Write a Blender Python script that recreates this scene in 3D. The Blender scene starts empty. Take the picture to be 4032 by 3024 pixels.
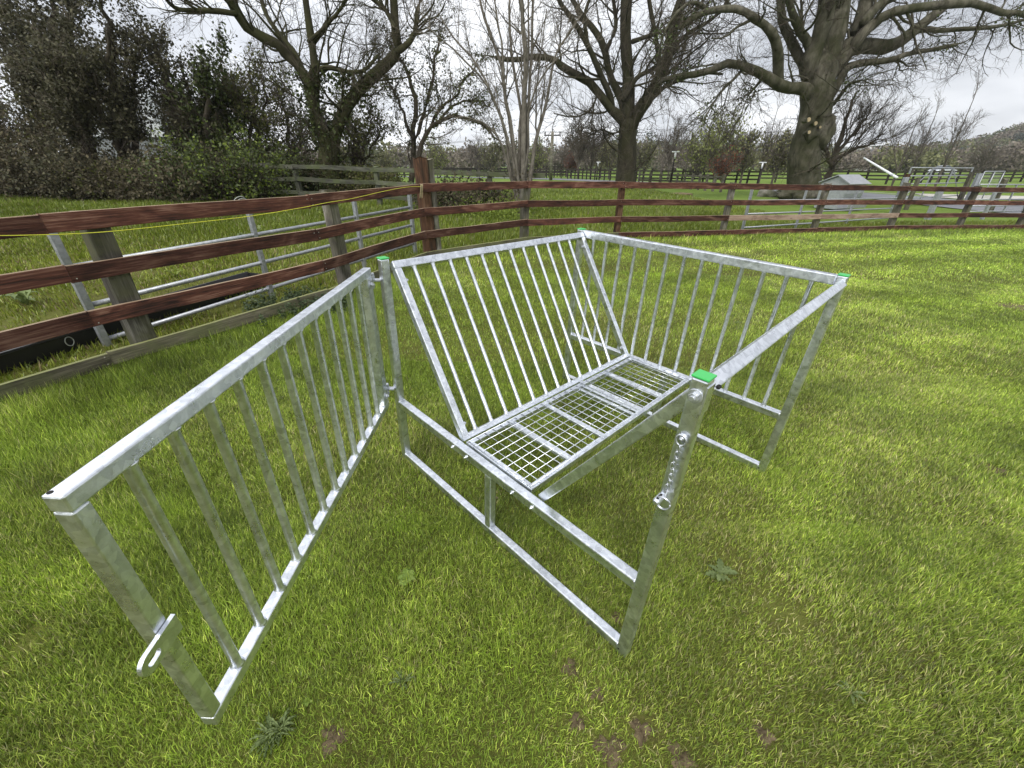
import bpy, bmesh, math, random
import numpy as np
from mathutils import Vector, Matrix
S = bpy.context.scene
COL = S.collection
R = math.radians
# ------------------------------------------------------------------ camera
F = 1621.566
PITCH = R(27.9944)
H0 = 1.6
cam = bpy.data.cameras.new('camera'); cam.sensor_width = 36; cam.sensor_fit = 'HORIZONTAL'
cam.lens = F/4032*36; cam.clip_start = .02; cam.clip_end = 6000
co = bpy.data.objects.new('camera', cam); COL.objects.link(co)
co.location = (0, 0, H0); co.rotation_euler = (math.pi/2-PITCH, 0, 0)
S.camera = co
# ------------------------------------------------------------------ light: overcast sky
S.view_settings.view_transform = 'Standard'; S.view_settings.look = 'None'
S.view_settings.exposure = 0.55; S.view_settings.gamma = 1
SUN_EL, SUN_AZ = 52, 200
w = bpy.data.worlds.new('World'); S.world = w; w.use_nodes = True
nt = w.node_tree; nt.nodes.clear()
def nn(nt, t, **k):
    n = nt.nodes.new(t)
    for a, b in k.items():
        if a in n.inputs.keys() if isinstance(a, str) else False: n.inputs[a].default_value = b
        else: setattr(n, a, b)
    return n
L = nt.links.new
out = nn(nt, 'ShaderNodeOutputWorld')
sky = nn(nt, 'ShaderNodeTexSky'); sky.sky_type = 'NISHITA'; sky.sun_disc = False
sky.sun_elevation = R(SUN_EL); sky.sun_rotation = R(SUN_AZ)
bg1 = nn(nt, 'ShaderNodeBackground'); bg1.inputs[1].default_value = .1
L(sky.outputs[0], bg1.inputs[0])
tc = nn(nt, 'ShaderNodeTexCoord'); sp = nn(nt, 'ShaderNodeSeparateXYZ'); L(tc.outputs['Generated'], sp.inputs[0])
def mth(op, a, b=None, c=None, nt=nt, clamp=False):
    m = nt.nodes.new('ShaderNodeMath'); m.operation = op; m.use_clamp = clamp
    for i, v in enumerate((a, b, c)):
        if v is None: continue
        if isinstance(v, (int, float)): m.inputs[i].default_value = v
        else: nt.links.new(v, m.inputs[i])
    return m.outputs[0]
zc = mth('MAXIMUM', sp.outputs[2], 0.0); den = mth('ADD', zc, .16)
cx = mth('DIVIDE', sp.outputs[0], den); cy = mth('DIVIDE', sp.outputs[1], den)
cmb = nn(nt, 'ShaderNodeCombineXYZ'); L(cx, cmb.inputs[0]); L(cy, cmb.inputs[1])
n1 = nn(nt, 'ShaderNodeTexNoise'); L(cmb.outputs[0], n1.inputs['Vector'])
n1.inputs['Scale'].default_value = .62; n1.inputs['Detail'].default_value = 5; n1.inputs['Roughness'].default_value = .48; n1.inputs['Distortion'].default_value = .25
rp = nn(nt, 'ShaderNodeValToRGB'); L(n1.outputs['Fac'], rp.inputs[0])
rp.color_ramp.elements[0].position = .38; rp.color_ramp.elements[0].color = (.43, .45, .49, 1)
rp.color_ramp.elements[1].position = .60; rp.color_ramp.elements[1].color = (.95, .96, .98, 1)
# brighter towards the upper left, where the cloud is thinner
br = mth('MULTIPLY_ADD', sp.outputs[0], -.30, .98)
br2 = mth('MULTIPLY_ADD', zc, .16, br)
mc = nn(nt, 'ShaderNodeVectorMath'); mc.operation = 'SCALE'; L(rp.outputs[0], mc.inputs[0]); L(br2, mc.inputs['Scale'])
bg2 = nn(nt, 'ShaderNodeBackground'); bg2.inputs[1].default_value = 1.16; L(mc.outputs[0], bg2.inputs[0])
mx = nn(nt, 'ShaderNodeMixShader'); mx.inputs[0].default_value = .96
L(bg1.outputs[0], mx.inputs[1]); L(bg2.outputs[0], mx.inputs[2]); L(mx.outputs[0], out.inputs[0])
sl = bpy.data.lights.new('sun', 'SUN'); sl.energy = 1.5; sl.angle = R(16); sl.color = (1, .965, .9)
so = bpy.data.objects.new('sun', sl); COL.objects.link(so)
# sun_rotation is measured clockwise from +Y in the sky
sd = Vector((math.sin(R(SUN_AZ))*math.cos(R(SUN_EL)), math.cos(R(SUN_AZ))*math.cos(R(SUN_EL)), math.sin(R(SUN_EL))))
so.rotation_euler = sd.to_track_quat('Z', 'Y').to_euler(); so.location = sd*30

# ------------------------------------------------------------------ maths helpers
K = 4032/2212
GA, GB, GC = -.0307966, .0245903, .0096162
def G(x, y):
    x = np.asarray(x, float); y = np.asarray(y, float)
    r2 = x*x+y*y
    w_ = 1/(1+(r2/1100.)**2)
    p = GC+GA*30*np.tanh(x/30)+GB*24*np.tanh(y/24)
    near = 1/(1+(r2/160.)**2)
    q = GC+GA*x+GB*y
    return (q*near+p*(1-near))*w_
def g(x, y): return float(G(x, y))
CP, SP = math.cos(PITCH), math.sin(PITCH)
def ray(u, v):
    x = (u*K-2016)/F; y = (v*K-1512)/F
    return Vector((x, -SP*y+CP, -CP*y-SP))
def at(u, v, Y):
    r = ray(u, v); k = Y/r.y
    return Vector((r.x*k, Y, H0+r.z*k))
def hit(u, v, h=0.):
    r = ray(u, v); k = .3
    while k < 900:
        p = r*k
        if H0+p.z < g(p.x, p.y)+h: break
        k *= 1.004
    return Vector((p.x, p.y, H0+p.z))
def gnd(x, y, h=0.): return Vector((x, y, g(x, y)+h))
def vnoise(x, y, seed=0):
    x = np.asarray(x, float); y = np.asarray(y, float)
    xi = np.floor(x).astype(np.int64); yi = np.floor(y).astype(np.int64)
    fx = x-xi; fy = y-yi; fx = fx*fx*(3-2*fx); fy = fy*fy*(3-2*fy)
    def h(a, b):
        n = (a*374761393+b*668265263+seed*982451653) & 0xffffffff
        n = ((n ^ (n >> 13))*1274126177) & 0xffffffff
        return ((n ^ (n >> 16)) & 0xffff)/65535.
    return (h(xi, yi)*(1-fx)+h(xi+1, yi)*fx)*(1-fy)+(h(xi, yi+1)*(1-fx)+h(xi+1, yi+1)*fx)*fy
def fbm(x, y, seed=0, o=3):
    s = 0; a = .5; t = 0
    for i in range(o):
        s = s+a*vnoise(x*2**i, y*2**i, seed+i); t += a; a *= .5
    return s/t

# ------------------------------------------------------------------ object helpers
def tag(o, label=None, cat=None, group=None, kind=None):
    if label: o['label'] = label
    if cat: o['category'] = cat
    if group: o['group'] = group
    if kind: o['kind'] = kind
    return o
def empty(name, loc=(0, 0, 0), rot=(0, 0, 0), label=None, cat=None, group=None):
    o = bpy.data.objects.new(name, None); COL.objects.link(o); o.location = loc; o.rotation_euler = rot
    o.empty_display_size = .2
    return tag(o, label, cat, group)
def npobj(name, V, Fs, mat, parent=None, smooth=False, colattr=None):
    """V (N,3); Fs list of (M,k) int arrays"""
    me = bpy.data.meshes.new(name)
    V = np.ascontiguousarray(V, np.float32)
    me.vertices.add(len(V)); me.vertices.foreach_set('co', V.ravel())
    Fs = [np.asarray(f_, np.int32) for f_ in Fs if len(f_)]
    li = np.concatenate([f_.ravel() for f_ in Fs]); me.loops.add(len(li)); me.loops.foreach_set('vertex_index', li)
    tot = np.concatenate([np.full(len(f_), f_.shape[1], np.int32) for f_ in Fs])
    st = np.concatenate([[0], np.cumsum(tot)[:-1]]).astype(np.int32)
    me.polygons.add(len(tot)); me.polygons.foreach_set('loop_start', st); me.polygons.foreach_set('loop_total', tot)
    if smooth: me.polygons.foreach_set('use_smooth', np.ones(len(tot), bool))
    me.update(calc_edges=True)
    if colattr is not None:
        a = me.color_attributes.new('col', 'FLOAT_COLOR', 'POINT')
        c4 = np.ones((len(V), 4), np.float32); c4[:, :3] = colattr
        a.data.foreach_set('color', c4.ravel())
    me.materials.append(mat)
    o = bpy.data.objects.new(name, me); COL.objects.link(o)
    if parent is not None: o.parent = parent
    return o
class MB:
    def __init__(s): s.v = []; s.q = []; s.t = []; s.n = []
    def add(s, vs, fs):
        b = len(s.v); s.v += [tuple(x) for x in vs]
        for f_ in fs: s.n.append([i+b for i in f_])
    def beam(s, a, b, w_, h_, up=(0, 0, 1), ends=True):
        a = Vector(a); b = Vector(b); d = (b-a).normalized(); up = Vector(up)
        sd_ = d.cross(up).normalized(); u = sd_.cross(d).normalized()
        vs = [p+sd_*(x*w_/2)+u*(y*h_/2) for p in (a, b) for x, y in ((-1, -1), (1, -1), (1, 1), (-1, 1))]
        fs = [(0, 1, 2, 3), (7, 6, 5, 4), (0, 4, 5, 1), (1, 5, 6, 2), (2, 6, 7, 3), (3, 7, 4, 0)]
        s.add(vs, fs)
    def box(s, c, d, rot=None):
        c = Vector(c); M = rot or Matrix.Identity(3)
        vs = [c+M@Vector((x*d[0]/2, y*d[1]/2, z*d[2]/2)) for z in (-1, 1) for x, y in ((-1, -1), (1, -1), (1, 1), (-1, 1))]
        s.add(vs, [(3, 2, 1, 0), (4, 5, 6, 7), (0, 1, 5, 4), (1, 2, 6, 5), (2, 3, 7, 6), (3, 0, 4, 7)])
    def tube(s, pts, r, n=10, cap=True, closed=False):
        pts = [Vector(p) for p in pts]; m = len(pts)
        rs = r if isinstance(r, (list, tuple)) else [r]*m
        ref = None; b = len(s.v); rings = []
        for i, p in enumerate(pts):
            if closed: t = pts[(i+1) % m]-pts[i-1]
            else: t = pts[min(i+1, m-1)]-pts[max(i-1, 0)]
            t.normalize()
            if ref is None: ref = t.orthogonal().normalized()
            ref = (ref-t*ref.dot(t)).normalized(); bi = t.cross(ref)
            ring = []
            for k in range(n):
                a = 2*math.pi*k/n; ring.append(len(s.v)); s.v.append(tuple(p+(ref*math.cos(a)+bi*math.sin(a))*rs[i]))
            rings.append(ring)
        for i in range(m if closed else m-1):
            A = rings[i]; B = rings[(i+1) % m]
            for k in range(n): s.n.append([A[k], A[(k+1) % n], B[(k+1) % n], B[k]])
        if cap and not closed: s.n.append(rings[0][::-1]); s.n.append(rings[-1])
    def build(s, name, mat, parent=None, smooth=False, bevel=0, seg=2):
        me = bpy.data.meshes.new(name); me.from_pydata(s.v, [], s.n); me.materials.append(mat)
        if smooth: me.shade_smooth() if hasattr(me, 'shade_smooth') else None
        o = bpy.data.objects.new(name, me); COL.objects.link(o)
        if parent is not None: o.parent = parent
        if bevel:
            md = o.modifiers.new('bevel', 'BEVEL'); md.width = bevel; md.segments = seg; md.limit_method = 'ANGLE'; md.angle_limit = R(40)
            md.harden_normals = False
        return o
def copy_tree(o, parent=None):
    c = o.copy(); COL.objects.link(c)
    if parent is not None: c.parent = parent
    for ch in list(o.children): copy_tree(ch, c)
    return c

# ------------------------------------------------------------------ materials
def newmat(name):
    m = bpy.data.materials.new(name); m.use_nodes = True; nt = m.node_tree
    return m, nt, nt.nodes['Principled BSDF'], nt.links.new
def ramp(nt, fac, stops):
    r = nt.nodes.new('ShaderNodeValToRGB'); nt.links.new(fac, r.inputs[0]); e = r.color_ramp.elements
    while len(e) < len(stops): e.new(.5)
    for i, (p, c) in enumerate(stops): e[i].position = p; e[i].color = (*c, 1)
    return r.outputs[0]
def noise(nt, vec, scale, detail=3, rough=.5, dist=0.):
    n = nt.nodes.new('ShaderNodeTexNoise'); n.inputs['Scale'].default_value = scale; n.inputs['Detail'].default_value = detail
    n.inputs['Roughness'].default_value = rough; n.inputs['Distortion'].default_value = dist
    if vec is not None: nt.links.new(vec, n.inputs['Vector'])
    return n.outputs['Fac']
def coord(nt, kind='Object'):
    return nt.nodes.new('ShaderNodeTexCoord').outputs[kind]
def wpos(nt): return nt.nodes.new('ShaderNodeNewGeometry').outputs['Position']
def mapping(nt, vec, sc=(1, 1, 1), loc=None):
    m = nt.nodes.new('ShaderNodeMapping'); m.inputs['Scale'].default_value = sc; nt.links.new(vec, m.inputs['Vector'])
    if loc is not None: nt.links.new(loc, m.inputs['Location'])
    return m.outputs[0]
def mixc(nt, f, a, b, mode='MIX'):
    m = nt.nodes.new('ShaderNodeMix'); m.data_type = 'RGBA'; m.blend_type = mode
    for i, v in ((0, f), (6, a), (7, b)):
        if isinstance(v, (int, float)): m.inputs[i].default_value = v
        elif isinstance(v, tuple): m.inputs[i].default_value = (*v, 1)
        else: nt.links.new(v, m.inputs[i])
    return m.outputs[2]
def bump(nt, h, st=.3, dist=.01):
    b = nt.nodes.new('ShaderNodeBump'); b.inputs['Strength'].default_value = st; b.inputs['Distance'].default_value = dist
    nt.links.new(h, b.inputs['Height']); return b.outputs[0]
def orand(nt):
    o = nt.nodes.new('ShaderNodeObjectInfo'); return o.outputs['Random']
def randoff(nt):
    c = nt.nodes.new('ShaderNodeCombineXYZ'); r = orand(nt)
    for i, k in enumerate((37., 91., 13.)): nt.links.new(mth('MULTIPLY', r, k, nt=nt), c.inputs[i])
    return c.outputs[0]

def galv(name='galvanised_steel', base=.93, dark=.56, rough=.27, spangle=60, metal=.96):
    m, nt, P, L = newmat(name); c = mapping(nt, coord(nt), (1, 1, 1), randoff(nt))
    v = nt.nodes.new('ShaderNodeTexVoronoi'); v.inputs['Scale'].default_value = spangle; L(c, v.inputs['Vector'])
    sv = nt.nodes.new('ShaderNodeSeparateColor'); L(v.outputs['Color'], sv.inputs[0])
    n = noise(nt, c, 16, 6, .68, 1.2); n2 = noise(nt, mapping(nt, c, (1, 1, 1)), 85, 4, .65)
    f = mth('ADD', mth('MULTIPLY', sv.outputs[0], .24, nt=nt), mth('MULTIPLY', n, .62, nt=nt), nt=nt)
    f = mth('ADD', f, mth('MULTIPLY', n2, .18, nt=nt), nt=nt)
    colr = ramp(nt, f, [(.30, (dark*.95, dark*.99, dark*1.05)), (.50, ((base+dark)*.475, (base+dark)*.495, (base+dark)*.525)), (.70, (base*.98, base*1.01, base*1.06))])
    L(colr, P.inputs['Base Color']); P.inputs['Metallic'].default_value = metal
    r = mth('MULTIPLY_ADD', n, .42, rough-.16, nt=nt); L(r, P.inputs['Roughness'])
    L(bump(nt, mth('ADD', n2, mth('MULTIPLY', n, .8, nt=nt), nt=nt), .28, .002), P.inputs['Normal'])
    return m
def wood(name, c0, c1, c2, top=None, rough=.8, green=None):
    m, nt, P, L = newmat(name); off = randoff(nt)
    c = mapping(nt, coord(nt), (1, 1, 1), off)
    g1 = noise(nt, mapping(nt, c, (1.6, 30, 45)), 2.2, 5, .62, .5)
    g2 = noise(nt, mapping(nt, c, (2.2, 5, 7)), 1.0, 4, .6, .8)
    g3 = noise(nt, mapping(nt, c, (6, 90, 110)), 2.5, 3, .6)
    f = mth('ADD', mth('MULTIPLY', g1, .5, nt=nt), mth('MULTIPLY', g2, .55, nt=nt), nt=nt)
    colr = ramp(nt, f, [(.40, c0), (.54, c1), (.70, c2)])
    kn = nt.nodes.new('ShaderNodeTexVoronoi'); kn.inputs['Scale'].default_value = 1.0
    L(mapping(nt, c, (2.3, 9, 9)), kn.inputs['Vector'])
    colr = mixc(nt, ramp(nt, kn.outputs['Distance'], [(.02, (.85,)*3), (.12, (0,)*3)]), colr, tuple(x*.45 for x in c0))
    hs = nt.nodes.new('ShaderNodeHueSaturation'); L(colr, hs.inputs['Color']); L(mth('MULTIPLY_ADD', orand(nt), .75, .60, nt=nt), hs.inputs['Value'])
    colr = hs.outputs[0]
    geo = nt.nodes.new('ShaderNodeNewGeometry'); s = nt.nodes.new('ShaderNodeSeparateXYZ'); L(geo.outputs['Normal'], s.inputs[0])
    if green:
        gf = mth('MULTIPLY', ramp(nt, noise(nt, geo.outputs['Position'], 3.5, 4, .6), [(.42, (0,)*3), (.62, (1,)*3)]), .7, nt=nt)
        colr = mixc(nt, gf, colr, green)
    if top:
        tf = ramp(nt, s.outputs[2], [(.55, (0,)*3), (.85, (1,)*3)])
        colr = mixc(nt, mth('MULTIPLY', tf, .9, nt=nt), colr, top)  # red rail tops: weathered bare wood with skylight painted into the colour
    L(colr, P.inputs['Base Color']); P.inputs['Roughness'].default_value = rough; P.inputs['Specular IOR Level'].default_value = .25
    L(bump(nt, mth('ADD', g1, mth('MULTIPLY', g3, .5, nt=nt), nt=nt), .55, .006), P.inputs['Normal'])
    return m
def bark(name, a, b, moss=None, mamt=.5, sc=6):
    m, nt, P, L = newmat(name); p = wpos(nt)
    n = noise(nt, mapping(nt, p, (1, 1, .45)), sc, 6, .65, .4)
    colr = ramp(nt, n, [(.32, a), (.66, b)])
    if moss:
        mf = ramp(nt, noise(nt, p, 1.1, 4, .6), [(.5-.25*mamt, (0,)*3), (.62, (1,)*3)])
        colr = mixc(nt, mth('MULTIPLY', mf, .85, nt=nt), colr, moss)
    L(colr, P.inputs['Base Color']); P.inputs['Roughness'].default_value = .9; P.inputs['Specular IOR Level'].default_value = .2
    L(bump(nt, n, .9, .03), P.inputs['Normal'])
    return m
def leafmat(name, a, b, trans=.25, rough=.5, attr=False):
    m, nt, P, L = newmat(name)
    if attr:
        at_ = nt.nodes.new('ShaderNodeAttribute'); at_.attribute_name = 'col'; colr = at_.outputs['Color']
    else:
        gi = nt.nodes.new('ShaderNodeNewGeometry'); colr = mixc(nt, gi.outputs['Random Per Island'], a, b)
        n = noise(nt, gi.outputs['Position'], .9, 3, .6)
        hs = nt.nodes.new('ShaderNodeHueSaturation'); L(colr, hs.inputs['Color']); L(mth('MULTIPLY_ADD', n, 1.1, .45, nt=nt), hs.inputs['Value']); colr = hs.outputs[0]
    L(colr, P.inputs['Base Color']); P.inputs['Roughness'].default_value = rough; P.inputs['Specular IOR Level'].default_value = .5 if attr else .3
    if trans:
        tr = nt.nodes.new('ShaderNodeBsdfTranslucent'); L(colr, tr.inputs[0])
        mx = nt.nodes.new('ShaderNodeMixShader'); mx.inputs[0].default_value = trans
        L(P.outputs[0], mx.inputs[1]); L(tr.outputs[0], mx.inputs[2]); L(mx.outputs[0], nt.nodes['Material Output'].inputs[0])
    return m
def plain(name, c, rough=.6, metal=0., nz=.12, sc=12):
    m, nt, P, L = newmat(name)
    n = noise(nt, coord(nt), sc, 4, .6)
    L(ramp(nt, n, [(.3, tuple(x*(1-nz) for x in c)), (.7, tuple(min(1, x*(1+nz)) for x in c))]), P.inputs['Base Color'])
    P.inputs['Roughness'].default_value = rough; P.inputs['Metallic'].default_value = metal
    return m
M_GALV = galv(); M_GATE = galv('weathered_galvanised', .50, .32, .42, 40, .7)
M_BOLT = galv('zinc_bolt', .72, .50, .3, 120, .85)
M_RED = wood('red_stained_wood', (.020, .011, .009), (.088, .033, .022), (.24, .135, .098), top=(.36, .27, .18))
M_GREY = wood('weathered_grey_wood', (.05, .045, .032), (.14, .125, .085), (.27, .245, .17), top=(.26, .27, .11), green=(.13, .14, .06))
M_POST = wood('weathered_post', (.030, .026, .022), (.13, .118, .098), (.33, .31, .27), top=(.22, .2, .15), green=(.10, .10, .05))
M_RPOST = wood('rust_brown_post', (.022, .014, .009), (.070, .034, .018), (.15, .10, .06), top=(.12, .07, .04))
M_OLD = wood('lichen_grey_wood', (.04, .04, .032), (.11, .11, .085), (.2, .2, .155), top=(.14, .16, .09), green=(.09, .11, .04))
M_DARKW = wood('dark_creosote_wood', (.012, .01, .008), (.03, .026, .02), (.06, .05, .04))
M_CAP, _nt, _P, _L = newmat('green_plastic'); _P.inputs['Base Color'].default_value = (.05, .44, .10, 1); _P.inputs['Roughness'].default_value = .35
M_BLACK = plain('black_plastic', (.02, .02, .022), .45)
M_HOLE = plain('drilled_hole_shadow', (.01, .01, .01), .9)
M_ROPE = plain('yellow_rope', (.62, .62, .05), .6)
M_WIRE = plain('wire', (.33, .35, .33), .5, .5)
M_WHITE = plain('white_paint', (.75, .77, .78), .4)
# ================================================================== FEEDER
ML = Matrix(((0.6936, 0.7197, 0.0308), (-0.7193, 0.6942, -0.0246), (-0.039, -0.0051, 0.9992)))
feeder = empty('hay_feeder', label='large galvanised steel hay feeder with green caps standing open on the lawn', cat='hay feeder')
Mq = ML.to_quaternion(); feeder.rotation_mode = 'QUATERNION'; feeder.rotation_quaternion = Mq
feeder.location = (-0.61569, 1.95064, 0.07654)
W_, D_ = 1.482, 1.455
posts = {'1': (0.003, -.009), '2': (1.485, -.009), '3': (0.0, 1.456), '4': (1.482, 1.456)}
def bolt(mb, c, ax, r=.011, h=.009, hexn=6):
    c = Vector(c); ax = Vector(ax).normalized()
    mb.tube([c, c+ax*.003], r*1.5, 16); mb.tube([c+ax*.003, c+ax*(.003+h)], r, hexn); mb.tube([c+ax*(.003+h), c+ax*(.003+h+.005)], r*.55, 10)
for k, (x, y) in posts.items():
    m = MB(); m.beam((x, y, .003), (x, y, 1.15), .040, .040, (0, 1, 0)); po = m.build('post', M_GALV, feeder, bevel=.005)
    m = MB(); m.box((x, y, 1.1535), (.043, .043, .006)); m.box((x, y, 1.147), (.034, .034, .01)); m.build('cap', M_CAP, po, bevel=.002)
    m = MB(); yy = y-.0202 if k in '12' else y-.0202
    m.tube([(x-.012, yy+.0005, .030), (x-.012, yy-.0004, .030)], .0045, 14); m.build('drain_hole', M_HOLE, po)
def welds(mb, c, r, n=10):
    c = Vector(c); mb.tube([c+Vector((0, 0, -.004)), c, c+Vector((0, 0, .004))], [r*1.0, r*1.35, r*1.0], 14)
for (a, b, yy, s) in (('1', '2', -.009, -1), ('3', '4', 1.456, 1)):
    xa = posts[a][0]+.020; xb = posts[b][0]-.020
    m = MB(); m.beam((xa, yy, .030), (xb, yy, .030), .038, .040); m.build('bottom_rail', M_GALV, feeder, bevel=.005)
    m = MB(); m.beam((xa, yy, .386), (xb, yy, .386), .040, .040)
    mr = m.build('mid_rail', M_GALV, feeder, bevel=.005)
    for bx in (.50, .60, .90, 1.01):
        m = MB(); bolt(m, (bx, yy-.020, .380), (0, -1, 0), .006, .002); m.build('bolt', M_GALV, mr)
    m = MB(); cx_ = .745 if s < 0 else .79
    m.beam((cx_, yy, .050), (cx_, yy, .366), .037, .037, (0, 1, 0)); m.build('centre_strut', M_GALV, feeder, bevel=.005)
    for xx in (xa, xb):
        for zz, hz_ in ((.030, .020), (.386, .020)):
            rw = random.Random(int(xx*1000+zz*100+yy*10)); lp_ = []
            for a_ in range(28):
                th_ = 2*math.pi*a_/28; k_ = 1/max(abs(math.cos(th_)), abs(math.sin(th_)))**.9
                lp_.append((xx+(.0015 if xx < .5 else -.0015)+rw.uniform(-.001, .001), yy+math.cos(th_)*k_*.0195+rw.uniform(-.0008, .0008), zz+math.sin(th_)*k_*hz_+rw.uniform(-.0008, .0008)))
            m = MB(); m.tube(lp_, [.0032+rw.uniform(-.0009, .0011) for _ in lp_], 6, closed=True); m.build('weld_bead', M_GALV, feeder, smooth=True)
# far end panel with upright bars
m = MB(); m.beam((.020, 1.456, 1.1265), (1.462, 1.456, 1.1265), .040, .045); ep = m.build('end_rail', M_GALV, feeder, bevel=.005)
def barmb(a, b, r=.0115, n=14, flare=True):
    a = Vector(a); b = Vector(b); d = (b-a).normalized(); m = MB()
    m.tube([a, a+d*.004, a+d*.011, b-d*.011, b-d*.004, b], [r*1.45, r*1.3, r, r, r*1.3, r*1.45], n); return m
for i in range(13):
    x = .110+.1052*i; barmb((x, 1.456, .405), (x+.001*random.Random(i).uniform(-3, 3), 1.456, 1.105), .0108).build('bar', M_GALV, ep, smooth=True)
# two sloping rack panels
def rack(xt, zt, xb, zb, side):
    t = Vector((xt, 0, zt)); b = Vector((xb, 0, zb)); d = (b-t).normalized(); nrm = Vector((-d.z, 0, d.x))*(1 if side < 0 else 1)
    m = MB(); y0, y1 = .016, 1.431; wd = .036
    def P(y, s): return Vector((t.x, y, t.z))+d*s
    Ln = (b-t).length
    m.beam(P(y0, 0), P(y1, 0), wd, wd, -d)
    m.beam(P(y0+wd, Ln), P(y1-wd, Ln), .026, .026, -d)
    for yy in (y0+wd/2, y1-wd/2): m.beam(P(yy, wd/2), P(yy, Ln+.016), wd, wd-.001, (0, 1, 0))
    fr = m.build('rack_panel', M_GALV, feeder, bevel=.004)
    if side > 0: fr['label'] = 'rack panel on the right, seen edge on'
    for i in range(12):
        barmb(P(.124+.1047*i, wd/2-.002), P(.106+.1021*i, Ln-.012), .0102).build('bar', M_GALV, fr, smooth=True)
    for yy in (y0+wd, y1-wd):
        for s_ in (.075, Ln-.06):
            m = MB(); bolt(m, P(yy, s_), (0, 1 if yy < .5 else -1, 0), .009, .008); m.build('bolt', M_BOLT, fr)
    return fr
rack(.030, 1.118, .512, .412, -1)
rack(1.487, 1.113, 1.022, .412, 1)
# drilled plate end of the right rack rail beside the front post
m = MB(); m.tube([(1.510, .030, 1.118), (1.5135, .028, 1.1235)], .0055, 14); m.build('rail_hole', M_HOLE, feeder)
m = MB(); m.box((1.506, -.006, 1.098), (.004, .040, .075)); m.build('gusset_plate', M_GALV, feeder, bevel=.001)
# tray with welded mesh
m = MB(); X0, X1, Y0, Y1, ZT = .545, .966, .016, 1.420, .414
m.beam((X0+.014, Y0, ZT-.014), (X0+.014, Y1, ZT-.014), .028, .028); m.beam((X1-.014, Y0, ZT-.014), (X1-.014, Y1, ZT-.014), .028, .028)
for yy in (Y0+.014, Y1-.014): m.beam((X0+.028, yy, ZT-.014), (X1-.028, yy, ZT-.014), .028, .028)
tray = m.build('tray', M_GALV, feeder, bevel=.003)
for yy, ww in ((.303, .036), (.560, .030), (.838, .022), (.880, .022), (1.128, .036)):
    m = MB(); m.beam((X0+.02, yy, ZT-.024), (X1-.02, yy, ZT-.024), ww, .016); m.build('cross_member', M_GALV, tray, bevel=.002)
m = MB(); zt = ZT+.003
nx = int((X1-X0-.02)/.0495)
for i in range(9):
    x = X0+.012+(X1-X0-.024)*i/8; m.tube([(x, Y0+.004, zt+.004), (x, Y1-.004, zt+.004)], .0019, 6)
for i in range(29):
    y = Y0+.008+(Y1-Y0-.016)*i/28; m.tube([(X0+.004, y, zt), (X1-.004, y, zt)], .0019, 6)
m.build('wire_mesh', M_GALV, tray, smooth=True)
# angle strip along the outer side of the tray
m = MB(); m.beam((.530, .016, .420), (.530, 1.43, .420), .024, .005); m.build('side_strip', M_GALV, tray, bevel=.001)
# bolts of the front post, chain and latch pin
m = MB(); bolt(m, (1.485, -.029, 1.106), (0, -1, 0), .0125, .012); m.build('rack_bolt', M_BOLT, feeder, bevel=.001)
m = MB(); bolt(m, (1.500-.015, -.029, .986), (0, -1, 0), .008, .007)
m.tube([(1.485+.013*math.cos(a), -.038, .982+.015*math.sin(a)) for a in np.linspace(0, 2*math.pi, 17)[:-1]], .0028, 8, closed=True)
ey = m.build('eye_bolt', M_BOLT, feeder, smooth=True)
def link(mb, c, ax, side, ln=.013, wd_=.006, r=.0014):
    ax = Vector(ax).normalized(); side = Vector(side); side = (side-ax*side.dot(ax)).normalized(); pts = []
    for k in range(16):
        a = 2*math.pi*k/16; pts.append(Vector(c)+ax*(math.sin(a)*wd_+(ln-wd_)*(1 if math.sin(a) > .1 else -1 if math.sin(a) < -.1 else 0))+side*math.cos(a)*wd_)
    mb.tube(pts, r, 6, closed=True)
m = MB(); A = Vector((1.485, -.041, .966)); B = Vector((1.486, -.040, .800)); n_ = 9
for i in range(n_):
    c = A.lerp(B, (i+.5)/n_)+Vector((.0015*math.sin(i*1.7), 0, 0)); a_ = .75 if i % 2 else -.75
    link(m, c, B-A, (math.cos(a_), math.sin(a_), 0), .0125, .0062)
m.build('chain', M_BOLT, feeder, smooth=True)
m = MB(); pc = Vector((1.474, -.029, .782))
m.tube([pc, pc+Vector((0, -.030, 0))], .0105, 14)
m.tube([pc+Vector((0, -.030, 0)), pc+Vector((0, -.038, 0))], [.0105, .006], 14)
m.build('latch_pin', M_GALV, feeder, smooth=False, bevel=.001)
m = MB(); m.box((1.4745, -.047, .7928), (.006, .026, .0015)); m.build('pin_slot', M_HOLE, feeder)
m = MB(); rc = Vector((1.489, -.046, .781))
for q in (.0, .5): m.tube([rc+Vector((math.cos(a)*.019, -.004*math.sin(a*.5)-q*.006, math.sin(a)*.019)) for a in np.linspace(.4+q, 6.1+q, 24)], .0021, 7)
m.build('split_ring', M_BOLT, feeder, smooth=True)
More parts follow.
